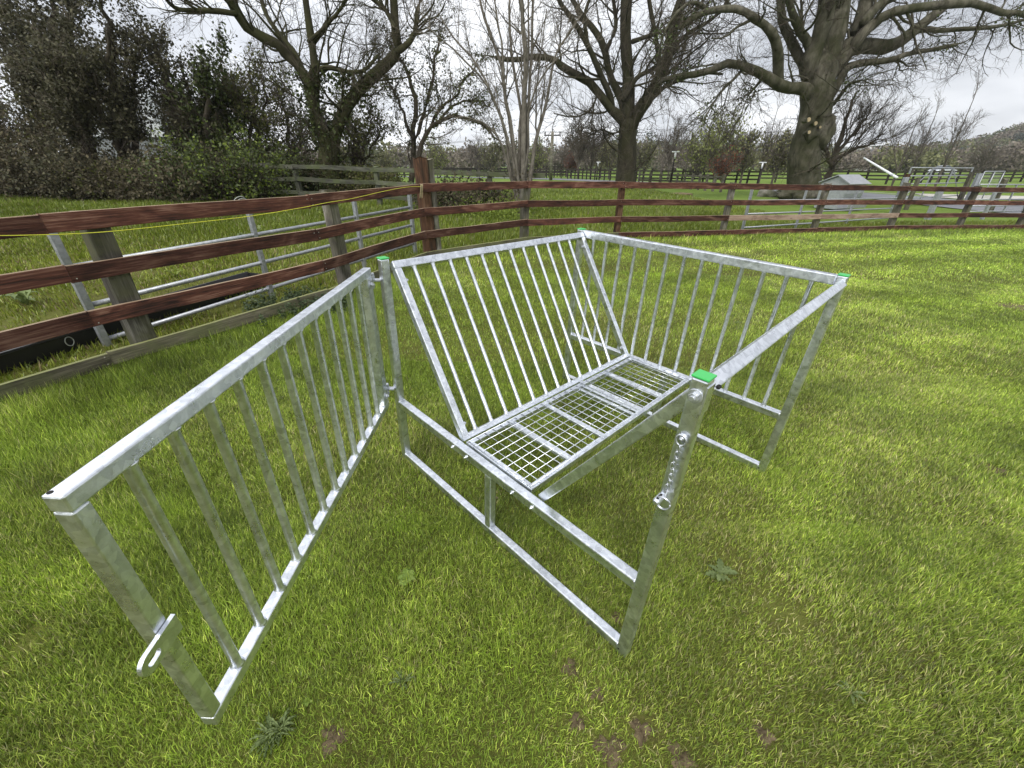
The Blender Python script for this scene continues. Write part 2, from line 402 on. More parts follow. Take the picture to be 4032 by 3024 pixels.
# open gate, hinged on the back left post
g0 = Vector((0, -.070, 0)); gd = Vector((.70, -.7141, 0)).normalized(); gn = Vector((-gd.y, gd.x, 0))
def GP(s, o, z): return g0+gd*s+gn*o+Vector((0, 0, z))
m = MB(); oc = -.017
m.beam(GP(.003, oc, 1.103), GP(1.413, oc, 1.103), .034, .034)
m.beam(GP(.003, oc, .404), GP(1.413, oc, .404), .034, .034)
m.beam(GP(1.398, oc, .421), GP(1.398, oc, 1.086), .0335, .030, gd)
m.beam(GP(.036, oc, .421), GP(.036, oc, 1.086), .0335, .062, gd)
gate = m.build('gate', M_GALV, feeder, bevel=.004)
gate['label'] = 'barred gate swung open on the left'
for i in range(12):
    s = .137+.1052*i
    barmb(GP(s, oc, .420), GP(s, oc, 1.087), .0122).build('bar', M_GALV, gate, smooth=True)
# latch tab with a slot
m = MB(); n_ = 20; th = .009; hz = .022
outer = []; inner = []
s0, s1, zc_ = 1.374, 1.470, .744
cc = s1-hz; sl_c0, sl_c1, sr = 1.434, 1.447, .0085
angs = np.linspace(-math.pi, math.pi, 33)[:-1]
for a in angs:
    c_, s_ = math.cos(a), math.sin(a)
    sc_ = sl_c1 if c_ >= 0 else sl_c0
    inner.append((sc_+sr*c_, zc_+sr*s_))
    if c_ >= 0: outer.append((cc+hz*c_, zc_+hz*s_))
    else:
        k = 1/max(abs(c_), abs(s_)); outer.append((cc+c_*k*(cc-s0), zc_+s_*k*hz) if abs(s_) < 2 else None)
vs = []
for o_ in (.000, th):
    for ring in (outer, inner):
        for s, z in ring: vs.append(GP(s, o_+.001, z-.10*(s-s0)))
N = len(outer); fs = []
for i in range(N):
    j = (i+1) % N
    fs += [(i, j, N+j, N+i)[::-1], (2*N+i, 2*N+j, 3*N+j, 3*N+i), (i, 2*N+i, 2*N+j, j)[::-1], (N+i, 3*N+i, 3*N+j, N+j)]
m.add(vs, fs); m.build('latch_tab', M_GALV, gate)
for z in (1.055, .475):
    m = MB()
    m.box(GP(-.018, -.018, z)+Vector((.004, .018, 0)), (.060, .030, .008), Matrix.Rotation(math.atan2(.055, .045), 3, 'Z'))
    m.box(GP(-.004, oc, z+.012), (.026, .028, .007), Matrix.Rotation(math.atan2(gd.y, gd.x), 3, 'Z'))
    c = GP(-.022, -.012, z)
    m.tube([c+Vector((0, 0, -.040)), c+Vector((0, 0, .024))], .008, 12); m.tube([c+Vector((0, 0, .004)), c+Vector((0, 0, .020))], .014, 16)
    m.tube([c+Vector((0, 0, .022)), c+Vector((0, 0, .032))], .014, 6); m.tube([c+Vector((0, 0, -.028)), c+Vector((0, 0, -.018))], .0125, 6)
    h = m.build('hinge', M_BOLT, gate, bevel=.001)
    m = MB(); bolt(m, GP(.040, 0, z-.004), gn, .0125, .009); m.build('hinge_bolt', M_BOLT, gate, bevel=.001)
m = MB(); m.tube([GP(1.404, -.026, 1.1195), GP(1.404, -.026, 1.1206)], .0042, 12); m.build('drain_hole', M_HOLE, gate)

# ================================================================== GROUND
def grid(xs, ys, zf):
    X, Y = np.meshgrid(xs, ys); Z = zf(X, Y); V = np.stack([X.ravel(), Y.ravel(), Z.ravel()], 1)
    nx, ny = len(xs), len(ys); i = np.arange((ny-1)*(nx-1)); r = i//(nx-1); c = i % (nx-1); a = r*nx+c
    return V, np.stack([a, a+1, a+nx+1, a+nx], 1)
def sinh_axis(a, b, n, k=6.):
    t = np.linspace(-1, 1, n); s = np.sinh(k*t)/np.sinh(k); return np.where(s < 0, s*a, s*b)
def groundmat():
    m, nt, P, L = newmat('grass_ground'); p = wpos(nt); gi = nt.nodes.new('ShaderNodeNewGeometry')
    n1 = noise(nt, p, .55, 5, .6, .3); n2 = noise(nt, p, 5, 5, .65); n3 = noise(nt, p, 45, 4, .7)
    f = mth('ADD', mth('MULTIPLY', n1, .5, nt=nt), mth('ADD', mth('MULTIPLY', n2, .3, nt=nt), mth('MULTIPLY', n3, .25, nt=nt), nt=nt), nt=nt)
    near = ramp(nt, f, [(.38, (.085, .070, .030)), (.50, (.105, .110, .026)), (.66, (.16, .18, .04))])
    far = ramp(nt, f, [(.36, (.085, .135, .022)), (.52, (.13, .195, .034)), (.68, (.19, .25, .055))])
    ln = nt.nodes.new('ShaderNodeVectorMath'); ln.operation = 'LENGTH'; L(p, ln.inputs[0])
    d = nt.nodes.new('ShaderNodeMapRange'); d.inputs[1].default_value = 9; d.inputs[2].default_value = 20; L(ln.outputs['Value'], d.inputs[0])
    L(mixc(nt, d.outputs[0], near, far), P.inputs['Base Color']); P.inputs['Roughness'].default_value = .95; P.inputs['Specular IOR Level'].default_value = .1
    L(bump(nt, mth('ADD', n2, n3, nt=nt), .6, .05), P.inputs['Normal'])
    return m
M_GROUND = groundmat()
xs = sinh_axis(1600, 1600, 260); ys = np.concatenate([-sinh_axis(60, 60, 81, 4)[41:][::-1], sinh_axis(1280, 1280, 461)[230:]])
def gzf(X, Y):
    r = np.hypot(X, Y)
    b = (fbm(X*1.3, Y*1.3, 5)-.5)*.03*np.clip((r-.3)/2, 0, 1)*(1-np.clip((r-12)/60, 0, 1))
    return G(X, Y)+b*.6
V, Fq = grid(xs, ys, gzf)
ground = npobj('ground', V, [Fq], M_GROUND, smooth=True); tag(ground, kind='structure')

M_SOILP = None
# blades of grass, every blade its own small bent strip
def blades(n, region, hfun, wfun, colfun, seed, keep=None, lean=.48, curl=.22):
    rg = np.random.default_rng(seed)
    x, y = region(n, rg)
    if keep is not None:
        k = keep(x, y, rg); x, y = x[k], y[k]
    n = len(x); z = gzf(x, y)-.004
    h = hfun(x, y, rg); w_ = wfun(x, y, rg)
    a = rg.uniform(0, 2*np.pi, n); wind = (fbm(x*1.1, y*1.1, 31)-.5)*5
    la = np.where(rg.random(n) < .5, a, wind+rg.normal(0, .7, n)); le = np.abs(rg.normal(lean, .38, n)); le = np.clip(le, .05, 1.35)
    dx, dy = np.cos(la), np.sin(la); sx, sy = np.cos(a+1.2), np.sin(a+1.2)
    pts = []
    t1 = le*.5; t2 = np.clip(le*(1+curl), 0, 1.5)
    p0 = np.stack([x, y, z], 1)
    p1 = p0+np.stack([dx*np.sin(t1), dy*np.sin(t1), np.cos(t1)], 1)*(h*.5)[:, None]
    p2 = p1+np.stack([dx*np.sin(t2), dy*np.sin(t2), np.cos(t2)], 1)*(h*.55)[:, None]
    s = np.stack([sx, sy, np.zeros(n)], 1)*(w_/2)[:, None]
    V = np.stack([p0-s, p0+s, p1-s*.8, p1+s*.8, p2], 1).reshape(-1, 3)
    b = np.arange(n)*5
    Q = np.stack([b, b+1, b+3, b+2], 1); T = np.stack([b+2, b+3, b+4], 1)
    c = colfun(x, y, h, rg); C = np.repeat(c, 5, axis=0)
    return V, Q, T, C
def wedge(y0, y1, tan=1.47, power=1.0, x0=0.):
    """uniform over the part of the ground the lens can see between two distances"""
    def f(n, rg):
        u = rg.random(n); y = np.sqrt(y0*y0+u*(y1*y1-y0*y0)) if power == 1 else y0+(y1-y0)*u
        hw = tan*(y*.883+.62)
        x = rg.uniform(-1, 1, n)*hw
        return x, y
    return f
FENCE = [(-4.6, -.35), (-3.26, 2.25), (-3.03, 2.83), (-2.06, 4.55), (-1.32, 6.62), (.28, 8.22), (2.23, 9.10), (4.86, 9.92), (7.55, 10.81), (10.2, 11.7), (12.6, 12.25), (14.7, 12.62), (17.2, 12.9)]
def fencedist(x, y):
    """signed: negative on the lawn side"""
    fx = np.array([p[0] for p in FENCE]); fy = np.array([p[1] for p in FENCE])
    yy = np.interp(x, fx, fy); sl_ = np.interp(x, (fx[1:]+fx[:-1])/2, np.diff(fy)/np.diff(fx))
    return (y-yy)/np.sqrt(1+sl_**2)
def dryness(x, y):
    d = fbm(x*.9+3, y*.9, 11)
    s = np.zeros_like(x)
    for (px_, py_, rr, a) in ((.35, .95, .4, .45), (1.15, 1.0, .5, .45), (2.3, 1.2, .6, .4), (2.6, 2.2, .7, .5), (3.6, 2.5, 1.2, .4), (4.8, 3.8, 1.3, .4), (-.35, .8, .3, .7), (.20, .60, .13, 1.3), (.42, .64, .10, 1.1), (-.5, 2.0, .25, .4)):
        s = s+a*np.exp(-((x-px_)**2+(y-py_)**2)/rr**2)
    return np.clip((d-.42)*2.2+s*.55, 0, 1.2)
def lawncol(x, y, h, rg):
    n = len(x); d = dryness(x, y)*np.clip(1.15-.02*np.hypot(x, y), 0, 1); cl = fbm(x*3.1, y*3.1, 19); t = rg.random(n)[:, None]
    green = np.array([.125, .192, .012])*(1-t)+np.array([.235, .315, .040])*t
    lime = np.array([.36, .42, .075]); straw = np.array([.42, .38, .18]); deep = np.array([.085, .135, .015])
    c = green*(1-np.clip(cl-.5, 0, .4)[:, None]*1.2)+deep*np.clip(cl-.5, 0, .4)[:, None]*1.2
    m1 = (rg.random(n) < .08+.30*np.clip(d, 0, 1))[:, None]; c = np.where(m1, lime*(.7+.6*t), c)
    m2 = (rg.random(n) < .012+.22*np.clip(d-.25, 0, 1))[:, None]; c = np.where(m2, straw*(.6+.6*t), c)
    # paler with distance, with stripes left by the mower
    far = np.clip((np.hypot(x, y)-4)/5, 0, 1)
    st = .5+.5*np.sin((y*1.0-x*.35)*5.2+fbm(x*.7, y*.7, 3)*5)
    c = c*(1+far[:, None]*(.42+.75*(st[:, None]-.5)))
    v_ = fbm(x*5.5, y*5.5, 91)
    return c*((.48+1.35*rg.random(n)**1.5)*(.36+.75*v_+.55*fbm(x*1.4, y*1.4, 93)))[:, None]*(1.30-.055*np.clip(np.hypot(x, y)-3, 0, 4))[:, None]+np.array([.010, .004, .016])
def lawnkeep(x, y, rg):
    d = dryness(x, y); bare = np.zeros_like(x)
    for bx_, by_, br_ in BARE: bare = np.maximum(bare, .95*np.exp(-((x-bx_)**2+(y-by_)**2)/br_**2))
    thin = bare*(.4+fbm(x*25, y*25, 4))+np.clip(fbm(x*2.3, y*2.3, 47)-.62, 0, 1)*2.5+np.clip(d-.75, 0, 1)*1.3
    return (fencedist(x, y) < .12) & (rg.random(len(x)) > np.clip(thin, 0, .88))
BARE = []
for (u_, v_, r_) in ((1318, 1622, .06), (1385, 1580, .045), (1470, 1640, .05), (1245, 1560, .035), (1232, 1445, .04), (1330, 1335, .03), (2200, 665, .30), (720, 1600, .05), (1650, 1590, .04), (2150, 1020, .1), (1290, 1500, .03)):
    q_ = hit(u_, v_); BARE.append((q_.x, q_.y, r_))
def lawnh(x, y, rg):
    fd = fencedist(x, y); e = np.exp(-(fd/.45)**2)
    tuft = np.clip(fbm(x*2.0, y*2.0, 61)-.45, 0, 1)*2
    lft = np.clip((-x-.6)/1.5, 0, 1)*np.clip((3.5-y)/2, 0, 1)
    return (.015+.024*rg.random(len(x)))*(1+tuft*(.8+1.4*lft)+lft*.5)+e*(.03+.09*rg.random(len(x)))
parts = []
far_w = lambda x, y, rg: (.0016+.00052*np.hypot(x, y))*rg.uniform(.7, 1.3, len(x))
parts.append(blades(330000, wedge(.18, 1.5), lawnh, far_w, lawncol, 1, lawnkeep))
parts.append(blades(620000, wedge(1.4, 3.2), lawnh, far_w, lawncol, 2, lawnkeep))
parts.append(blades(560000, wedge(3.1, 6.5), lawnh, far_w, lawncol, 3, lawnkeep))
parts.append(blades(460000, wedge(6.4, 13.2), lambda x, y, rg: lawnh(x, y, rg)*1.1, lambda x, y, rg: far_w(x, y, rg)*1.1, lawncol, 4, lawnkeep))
def rect(x0, x1, y0, y1):
    return lambda n, rg: (rg.uniform(x0, x1, n), rg.uniform(y0, y1, n))
def outside(x, y, rg): return lawnkeep(x, y, rg) & ((np.abs(x) > 1.47*(y*.883+.62)) | (y < .18))
parts.append(blades(260000, rect(-7, 9, -3, 6), lawnh, lambda x, y, rg: .0055*rg.uniform(.7, 1.3, len(x)), lawncol, 8, outside))
def join(parts):
    Vs, Qs, Ts, Cs = [], [], [], []; b = 0
    for V, Q, T, C in parts:
        Vs.append(V); Qs.append(Q+b); Ts.append(T+b); Cs.append(C); b += len(V)
    return np.concatenate(Vs), [np.concatenate(Qs), np.concatenate(Ts)], np.concatenate(Cs)
M_GRASS = leafmat('grass_blade', (0, 0, 0), (0, 0, 0), .25, .38, attr=True)
V, Fs, C = join(parts)
tag(npobj('lawn_grass', V, Fs, M_GRASS, colattr=C), kind='stuff')
# rougher grass beyond the fence
def fieldcol(x, y, h, rg):
    n = len(x); t = rg.random(n)[:, None]; d = fbm(x*.5, y*.5, 71)
    c = np.array([.085, .120, .010])*(1-t)+np.array([.18, .235, .026])*t
    lft = np.clip((-x-.8)/2, 0, 1)*np.clip((9-y)/3, 0, 1)
    m1 = (rg.random(n) < .12+.45*lft)[:, None]; c = np.where(m1, np.array([.25, .29, .045])*(.6+.7*t), c)
    m2 = (rg.random(n) < .04+.2*np.clip(d-.5, 0, 1)+.10*lft)[:, None]; c = np.where(m2, np.array([.24, .19, .10])*(.6+.6*t), c)
    return c*(.8+.7*d)[:, None]
def fieldh(x, y, rg):
    lft = np.clip((-x-.8)/2, 0, 1)*np.clip((9-y)/3, 0, 1)
    return (.06+.11*rg.random(len(x)))*(.5+1.1*fbm(x*.8, y*.8, 73))*(1-.55*lft)
def roadfar(x, y):
    return (y > 13.0+(x-11)*.25) & (x > 10.5)
def fieldkeep(x, y, rg):
    lft = np.clip((-x-.8)/2, 0, 1)*np.clip((9-y)/3, 0, 1)
    thin = lft*np.clip(fbm(x*1.6, y*1.6, 77)-.38, 0, 1)*3.2
    return (fencedist(x, y) > -.05) & (rg.random(len(x)) > np.clip(thin, 0, .9)) & ~((x > 9) & (fencedist(x, y) > 1.7))
parts = []
fw = lambda x, y, rg: (.0035+.0011*np.hypot(x, y))*rg.uniform(.7, 1.3, len(x))
parts.append(blades(170000, wedge(1.2, 8.), fieldh, fw, fieldcol, 5, fieldkeep, .5))
parts.append(blades(240000, wedge(8., 16), fieldh, fw, fieldcol, 6, fieldkeep, .5))
parts.append(blades(200000, wedge(16, 30), fieldh, fw, fieldcol, 7, fieldkeep, .5))
parts.append(blades(90000, rect(-22, -3, -4, 14), fieldh, lambda x, y, rg: .014*rg.uniform(.7, 1.3, len(x)), fieldcol, 9, fieldkeep, .5))
V, Fs, C = join(parts)
tag(npobj('field_grass', V, Fs, M_GRASS, colattr=C), kind='stuff')
# ================================================================== FENCES AND GATES
def plank(name, a, b, w_, h_, mat, parent, seed=0, wob=.004, seg=10, ends=0.0):
    """a board whose own X axis runs along it; a, b are the centres of its two ends (world)"""
    rr = random.Random(seed); a = Vector(a); b = Vector(b); d = b-a; Ln = d.length
    m = MB(); rings = []
    p1, p2 = rr.uniform(0, 6), rr.uniform(0, 6)
    for i in range(seg+1):
        x = Ln*i/seg; dz = wob*math.sin(x*2.1+p1)+rr.uniform(-1, 1)*wob*.35; dy = wob*.8*math.sin(x*1.7+p2)
        hw = w_/2*(1+rr.uniform(-.04, .04)); hh = h_/2*(1+rr.uniform(-.03, .03))
        r_ = []
        for y, z in ((-1, -1), (1, -1), (1, 1), (-1, 1)): r_.append(len(m.v)); m.v.append((x, dy+y*hw, dz+z*hh))
        rings.append(r_)
    for i in range(seg):
        A, B = rings[i], rings[i+1]
        for k in range(4): m.n.append([A[k], B[k], B[(k+1) % 4], A[(k+1) % 4]][::-1])
    m.n.append(rings[0]); m.n.append(rings[-1][::-1])
    o = m.build(name, mat, parent, bevel=min(w_, h_)*.10, seg=2)
    X = d.normalized(); Z = Vector((0, 0, 1)); Y = Z.cross(X).normalized(); Z = X.cross(Y)
    M = Matrix((X, Y, Z)).transposed().to_4x4(); M.translation = a
    pw = Matrix.Translation(parent.location) if parent else Matrix.Identity(4)
    o.matrix_local = pw.inverted()@M if parent else M
    return o
def stake(name, base, h_, w_, mat, parent, seed=0, dirn=(1, 0), lean=(0, 0), taper=.96, sides=4, wd=None):
    """a post whose own X axis runs up it, with an uneven sawn top"""
    rr = random.Random(seed); wd = wd or w_; m = MB(); rings = []; seg = 7; ph = rr.uniform(0, 6)
    n = sides if sides > 4 else 4
    for i in range(seg+1):
        t = i/seg; k = 1-(1-taper)*t; r_ = []
        for j in range(n):
            if n == 4: y, z = ((-1, -1), (1, -1), (1, 1), (-1, 1))[j]; q = 1+rr.uniform(-.03, .03)
            else: y, z = math.cos(2*math.pi*j/n), math.sin(2*math.pi*j/n); q = 1+.06*math.sin(3*j+ph)+rr.uniform(-.02, .02)
            x = t*h_+(rr.uniform(-.012, .012) if i == seg else 0)
            r_.append(len(m.v)); m.v.append((x, y*w_/2*k*q, z*wd/2*k*q))
        rings.append(r_)
    for i in range(seg):
        A, B = rings[i], rings[i+1]
        for k in range(n): m.n.append([A[k], B[k], B[(k+1) % n], A[(k+1) % n]][::-1])
    m.n.append(rings[0]); m.n.append(rings[-1][::-1])
    o = m.build(name, mat, parent, bevel=w_*.05)
    X = Vector((lean[0], lean[1], 1)).normalized(); Y = Vector((dirn[0], dirn[1], 0)); Y = (Y-X*Y.dot(X)).normalized(); Z = X.cross(Y)
    M = Matrix((X, Y, Z)).transposed().to_4x4(); M.translation = Vector(base)
    o.matrix_local = (Matrix.Translation(parent.location).inverted()@M) if parent else M
    return o
bpy.context.view_layer.update()
fence = empty('rail_fence', gnd(-1.32, 6.62), label='red brown stained four rail timber fence running round the lawn', cat='fence')
def V2(p): return Vector((p[0], p[1], 0))
tops = [1.15, .825, .505, .195]; RH = [.118, .112, .112, .105]
nF = len(FENCE)
def offn(i):
    a = V2(FENCE[max(i-1, 0)]); b = V2(FENCE[min(i+1, nF-1)]); d = (b-a).normalized(); n = Vector((d.y, -d.x, 0))   # towards the lawn
    return n
for i in range(nF):
    x, y = FENCE[i]; n = offn(i)
    dirn = (-n.y, n.x)
    if i == 4:    # tall strainer post at the corner
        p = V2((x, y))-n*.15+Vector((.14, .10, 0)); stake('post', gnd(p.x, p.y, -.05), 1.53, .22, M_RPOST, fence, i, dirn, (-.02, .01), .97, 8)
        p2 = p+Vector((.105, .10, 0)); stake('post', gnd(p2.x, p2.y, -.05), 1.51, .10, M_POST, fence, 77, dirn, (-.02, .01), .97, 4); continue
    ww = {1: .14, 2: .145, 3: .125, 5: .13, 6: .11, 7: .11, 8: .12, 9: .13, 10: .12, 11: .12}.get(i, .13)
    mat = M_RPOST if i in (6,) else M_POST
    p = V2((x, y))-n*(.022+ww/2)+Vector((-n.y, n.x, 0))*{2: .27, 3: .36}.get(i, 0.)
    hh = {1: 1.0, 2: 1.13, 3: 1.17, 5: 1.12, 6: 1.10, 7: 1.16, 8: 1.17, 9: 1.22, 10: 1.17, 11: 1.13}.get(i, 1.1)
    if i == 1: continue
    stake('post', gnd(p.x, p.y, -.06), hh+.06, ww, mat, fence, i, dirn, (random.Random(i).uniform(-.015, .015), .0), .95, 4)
for i in range(nF-1):
    a = V2(FENCE[i]); b = V2(FENCE[i+1])
    if i == 1: continue
    if i == 0: b = V2(FENCE[2])
    if i == 2: pass
    for r in range(4):
        h = tops[r]-RH[r]/2
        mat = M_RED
        if r == 3 and i <= 5: mat = M_GREY
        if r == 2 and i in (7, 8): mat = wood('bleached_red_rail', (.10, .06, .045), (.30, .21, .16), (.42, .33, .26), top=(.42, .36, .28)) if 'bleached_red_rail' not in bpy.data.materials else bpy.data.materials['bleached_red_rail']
        n = (offn(i)+offn(i+1))/2
        # meet end to end: the boards are cut square at the posts with a 3 mm gap
        d = (b-a).normalized()
        aa = a+d*.0015; bb = b-d*.0015
        aa.z = g(a.x, a.y)+h; bb.z = g(b.x, b.y)+h
        if i == 0 and r == 3: aa.z -= .0; bb.z -= .012
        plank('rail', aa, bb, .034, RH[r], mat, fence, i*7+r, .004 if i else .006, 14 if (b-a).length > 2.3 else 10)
M_NAIL = plain('nail_head', (.45, .42, .38), .5, .3)
for i in range(2, 11):
    n_ = offn(i); d_ = Vector((-n_.y, n_.x, 0)); base_ = V2(FENCE[i])
    for r in range(4):
        for s_ in (-1, 1):
            for q in (-.028, .028):
                if random.Random(i*31+r*7+s_+int(q*100)).random() < .25: continue
                p_ = base_+d_*(.030*s_)+n_*.0175; p_.z = g(p_.x, p_.y)+tops[r]-RH[r]/2+q-.004
                m = MB(); m.tube([p_-fence.location, p_+n_*.0025-fence.location], .0042, 8); m.build('nail', M_NAIL, fence)
# old grey fence behind
A = hit((1500/K), 819/K); B = hit(1930/K, 844/K); d = (B-A); d.z = 0; sp = d.length; d.normalize()
old = empty('old_fence', gnd(A.x, A.y), label='old lichen grey post and rail fence behind the red fence, in front of the hazel', cat='fence')
OLDP = []
for k in range(-2, 2):
    q = A+d*sp*k*(1 if k >= 0 else .78); OLDP.append(q)
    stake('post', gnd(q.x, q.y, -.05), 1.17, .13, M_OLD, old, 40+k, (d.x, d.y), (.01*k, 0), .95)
n = Vector((d.y, -d.x, 0))*.085
for k in range(4):
    q0 = OLDP[0]-d*1.5 if k == 0 else OLDP[k-1]; q1 = OLDP[k]
    if k == 3: q1 = OLDP[3]
    for h, lo in ((1.05, 0), (.70, 0), (.32, 0)):
        a = q0+n; b = q1+n; a.z = g(q0.x, q0.y)+h; b.z = g(q1.x, q1.y)+h-(.05 if h < .4 and k == 3 else 0)
        if k == 0 and h < .5: continue
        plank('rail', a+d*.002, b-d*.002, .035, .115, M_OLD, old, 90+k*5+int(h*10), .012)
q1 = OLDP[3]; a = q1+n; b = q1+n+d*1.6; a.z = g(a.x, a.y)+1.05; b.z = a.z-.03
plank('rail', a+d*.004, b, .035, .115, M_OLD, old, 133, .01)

def field_gate(P, Q, bars, ups, label, hts, group='galvanised field gates'):
    P = Vector((P[0], P[1], 0)); Q = Vector((Q[0], Q[1], 0)); P.z = g(P.x, P.y); Q.z = g(Q.x, Q.y)
    o = empty('field_gate', P, label=label, cat='gate', group=group); o_ = P
    for (h0, h1) in bars:
        a = P-o_; b = Q-o_; a = a+Vector((0, 0, h0)); b = b+Vector((0, 0, h1)); m = MB(); m.tube([a, a.lerp(b, .5)+Vector((0, 0, -.004)), b], .021, 12); m.build('tube_bar', M_GATE, o, smooth=True)
    for t in ups:
        c = P.lerp(Q, t)-o_; z0 = hts[0]+(hts[2]-hts[0])*t; z1 = hts[1]+(hts[3]-hts[1])*t; dd = (Q-P).normalized(); nn_ = Vector((dd.y, -dd.x, 0))*.004
        m = MB(); m.beam(c+nn_+Vector((0, 0, z0)), c+nn_+Vector((0, 0, z1)), .050, .054 if t in (0, 1) else .046, dd); m.build('upright', M_GATE, o, bevel=.004)
    return o
field_gate((-3.55, 3.35), (-1.62, 7.12), [(.055, .225), (.36, .505), (.675, .775), (1.0, 1.06)], (0, .375, .727, 1), 'galvanised field gate leaning behind the left side of the red fence', (-.02, 1.03, .0, 1.08))
field_gate((5.62, 10.65), (12.5, 14.45), [(.16, .12), (.47, .40), (.76, .70), (1.06, 1.0)], (0, .29, .62, 1), 'galvanised field gate standing behind the right side of the red fence', (.05, 1.09, .03, 1.03))

# yellow rope along the left side of the fence, and the wire loop over the gate
def fenceray(u, v, off=.05):
    r = ray(u, v); best = None
    for i in range(nF-1):
        a, b = V2(FENCE[i]), V2(FENCE[i+1]); dd = (b-a).normalized(); n_ = Vector((dd.y, -dd.x, 0)); a2 = a+n_*off
        den = n_.x*r.x+n_.y*r.y
        if abs(den) < 1e-6: continue
        k = (n_.x*a2.x+n_.y*a2.y)/den; p = r*k; s = (Vector((p.x, p.y, 0))-a2).dot(dd)
        if k > 0 and -.3 <= s <= (b-a).length+.3: 
            if best is None or k < best[0]: best = (k, Vector((p.x, p.y, H0+p.z)))
    return best[1]
pts = [fenceray(u, v) for u, v in ((-60, 509), (0, 509), (60, 508), (160, 505), (260, 498), (400, 483), (540, 467), (650, 449), (705, 438), (760, 429), (830, 413), (880, 404), (908, 403))]
def smooth_pts(P, n=6):
    out = []
    for i in range(len(P)-1):
        p0 = P[max(i-1, 0)]; p1 = P[i]; p2 = P[i+1]; p3 = P[min(i+2, len(P)-1)]
        for k in range(n):
            t = k/n; out.append(.5*((2*p1)+(p2-p0)*t+(2*p0-5*p1+4*p2-p3)*t*t+(3*p1-p0-3*p2+p3)*t**3))
    return out+[P[-1]]
m = MB(); m.tube(smooth_pts(pts), .0026, 7); tag(m.build('rope', M_ROPE, smooth=True), 'thin yellow rope strung along the red fence and sagging between the left posts', 'rope')
m = MB()
for q, (du, dv) in enumerate(((0, 0), (5, 4))):
    lp = [fenceray(u+du, v+dv, o_) for u, v, o_ in ((507, 452, -.05), (503, 441, -.05), (507, 431, -.04), (516, 425, -.03), (526, 426, -.03), (534, 437, -.05), (539, 450, -.06), (543, 462, -.10))]
    m.tube(smooth_pts(lp), .0035, 6)
tag(m.build('wire_loop', M_WIRE, smooth=True), 'grey wire loop hooked over the top rail above the gate', 'wire loop')
# twine knots round the top rail by the corner post
M_TW = plain('pale_twine', (.42, .36, .2), .9)
for (u, v0, v1, lb) in ((909, 401, 436, 'pale twine tied round the top rail beside the corner post'), ):
    m = MB()
    for k in range(3):
        a = fenceray(u+k*2, v0, .045); b = fenceray(u-2+k*2.6, v1-8, .045); c = fenceray(u+k*2, v0, -.04)
        m.tube(smooth_pts([c, (a+c)/2+Vector((0, 0, .012)), a, b]), .004, 6)
    tag(m.build('twine', M_TW, smooth=True), lb, 'twine')
# long black trough lying beyond the gate on the left
A = hit(12, 770); B = hit(500, 645); A.z = 0; B.z = 0
A = Vector((-4.15, 2.25, 0)); B = Vector((-3.22, 5.25, 0)); A.z = g(A.x, A.y); B.z = g(B.x, B.y)
t = empty('trough', A, label='long black plastic feed trough lying in the grass behind the left gate', cat='trough')
dd = (B-A).normalized(); Ln = (B-A).length; m = MB(); prof = [(-.15, .165), (-.17, .165), (-.17, .15), (-.145, .14), (-.11, .0), (.11, .0), (.145, .14), (.17, .15), (.17, .165), (.15, .165), (.10, .025), (-.10, .025)]
up = Vector((0, 0, 1)); sd_ = dd.cross(up); V_ = []
for s in np.linspace(0, 1, 13):
    for x, z in prof: V_.append(dd*Ln*float(s)+sd_*x+up*z)
np_ = len(prof); fs = [[i*np_+k, i*np_+(k+1) % np_, (i+1)*np_+(k+1) % np_, (i+1)*np_+k] for i in range(12) for k in range(np_)]
m.add(V_, fs); m.build('trough_body', M_BLACK, t)
for s in (0.0, 1.0):
    m = MB(); c = dd*(Ln*s); m.add([c+sd_*x*1.0+up*z+dd*(.004 if s else -.004)*kk for kk in (0, 1) for x, z in ((-.165, .155), (-.12, .0), (.12, .0), (.165, .155))], [(0, 1, 2, 3), (7, 6, 5, 4), (0, 4, 5, 1), (1, 5, 6, 2), (2, 6, 7, 3), (3, 7, 4, 0)]); m.build('trough_end', M_BLACK, t)
# pale moulded ring on its side
m = MB(); c = dd*1.05+sd_*.142+up*.09; m.tube([c+dd*math.cos(a)*.028+up*math.sin(a)*.038 for a in np.linspace(0, 2*math.pi, 21)[:-1]], .004, 8, closed=True); m.build('moulded_ring', plain('pale_grey_plastic', (.4, .42, .38)), t, smooth=True)

# creep feeder box
P0 = Vector((13.15, 18.0, 0)); P0.z = g(P0.x, P0.y)
hb = empty('hopper_feeder', P0, (0, 0, R(-68)), 'galvanised hopper box with a pitched lid on the grass beside the road', 'creep feeder')
M_HOP = galv('pale_galvanised_sheet', .42, .30, .5, 18, .4)
m = MB()
def prism(mb, prof, y0, y1):
    n = len(prof); vs = [(x, y0, z) for x, z in prof]+[(x, y1, z) for x, z in prof]
    mb.add(vs, [tuple(range(n))[::-1], tuple(range(n, 2*n))]+[(i, (i+1) % n, n+(i+1) % n, n+i) for i in range(n)])
prism(m, [(-.62, .05), (.30, .05), (.30, .22), (.42, .62), (.42, .98), (.0, 1.22), (-.62, .98)], -.55, .55)
m.build('hopper_body', M_HOP, hb, bevel=.01)
m = MB(); a = MB(); prism(m, [(-.02, 1.235), (.54, .93), (.56, .955), (-.02, 1.27)], -.62, .62); m.build('lid', M_HOP, hb)
m = MB(); prism(m, [(-.02, 1.235), (-.02, 1.27), (-.70, 1.00), (-.70, .97)], -.62, .62); m.build('lid', M_HOP, hb)
m = MB(); prism(m, [(.31, .08), (.68, .12), (.72, .34), (.70, .34), (.66, .15), (.31, .11)], -.55, .55); m.build('feed_tray', M_HOP, hb)
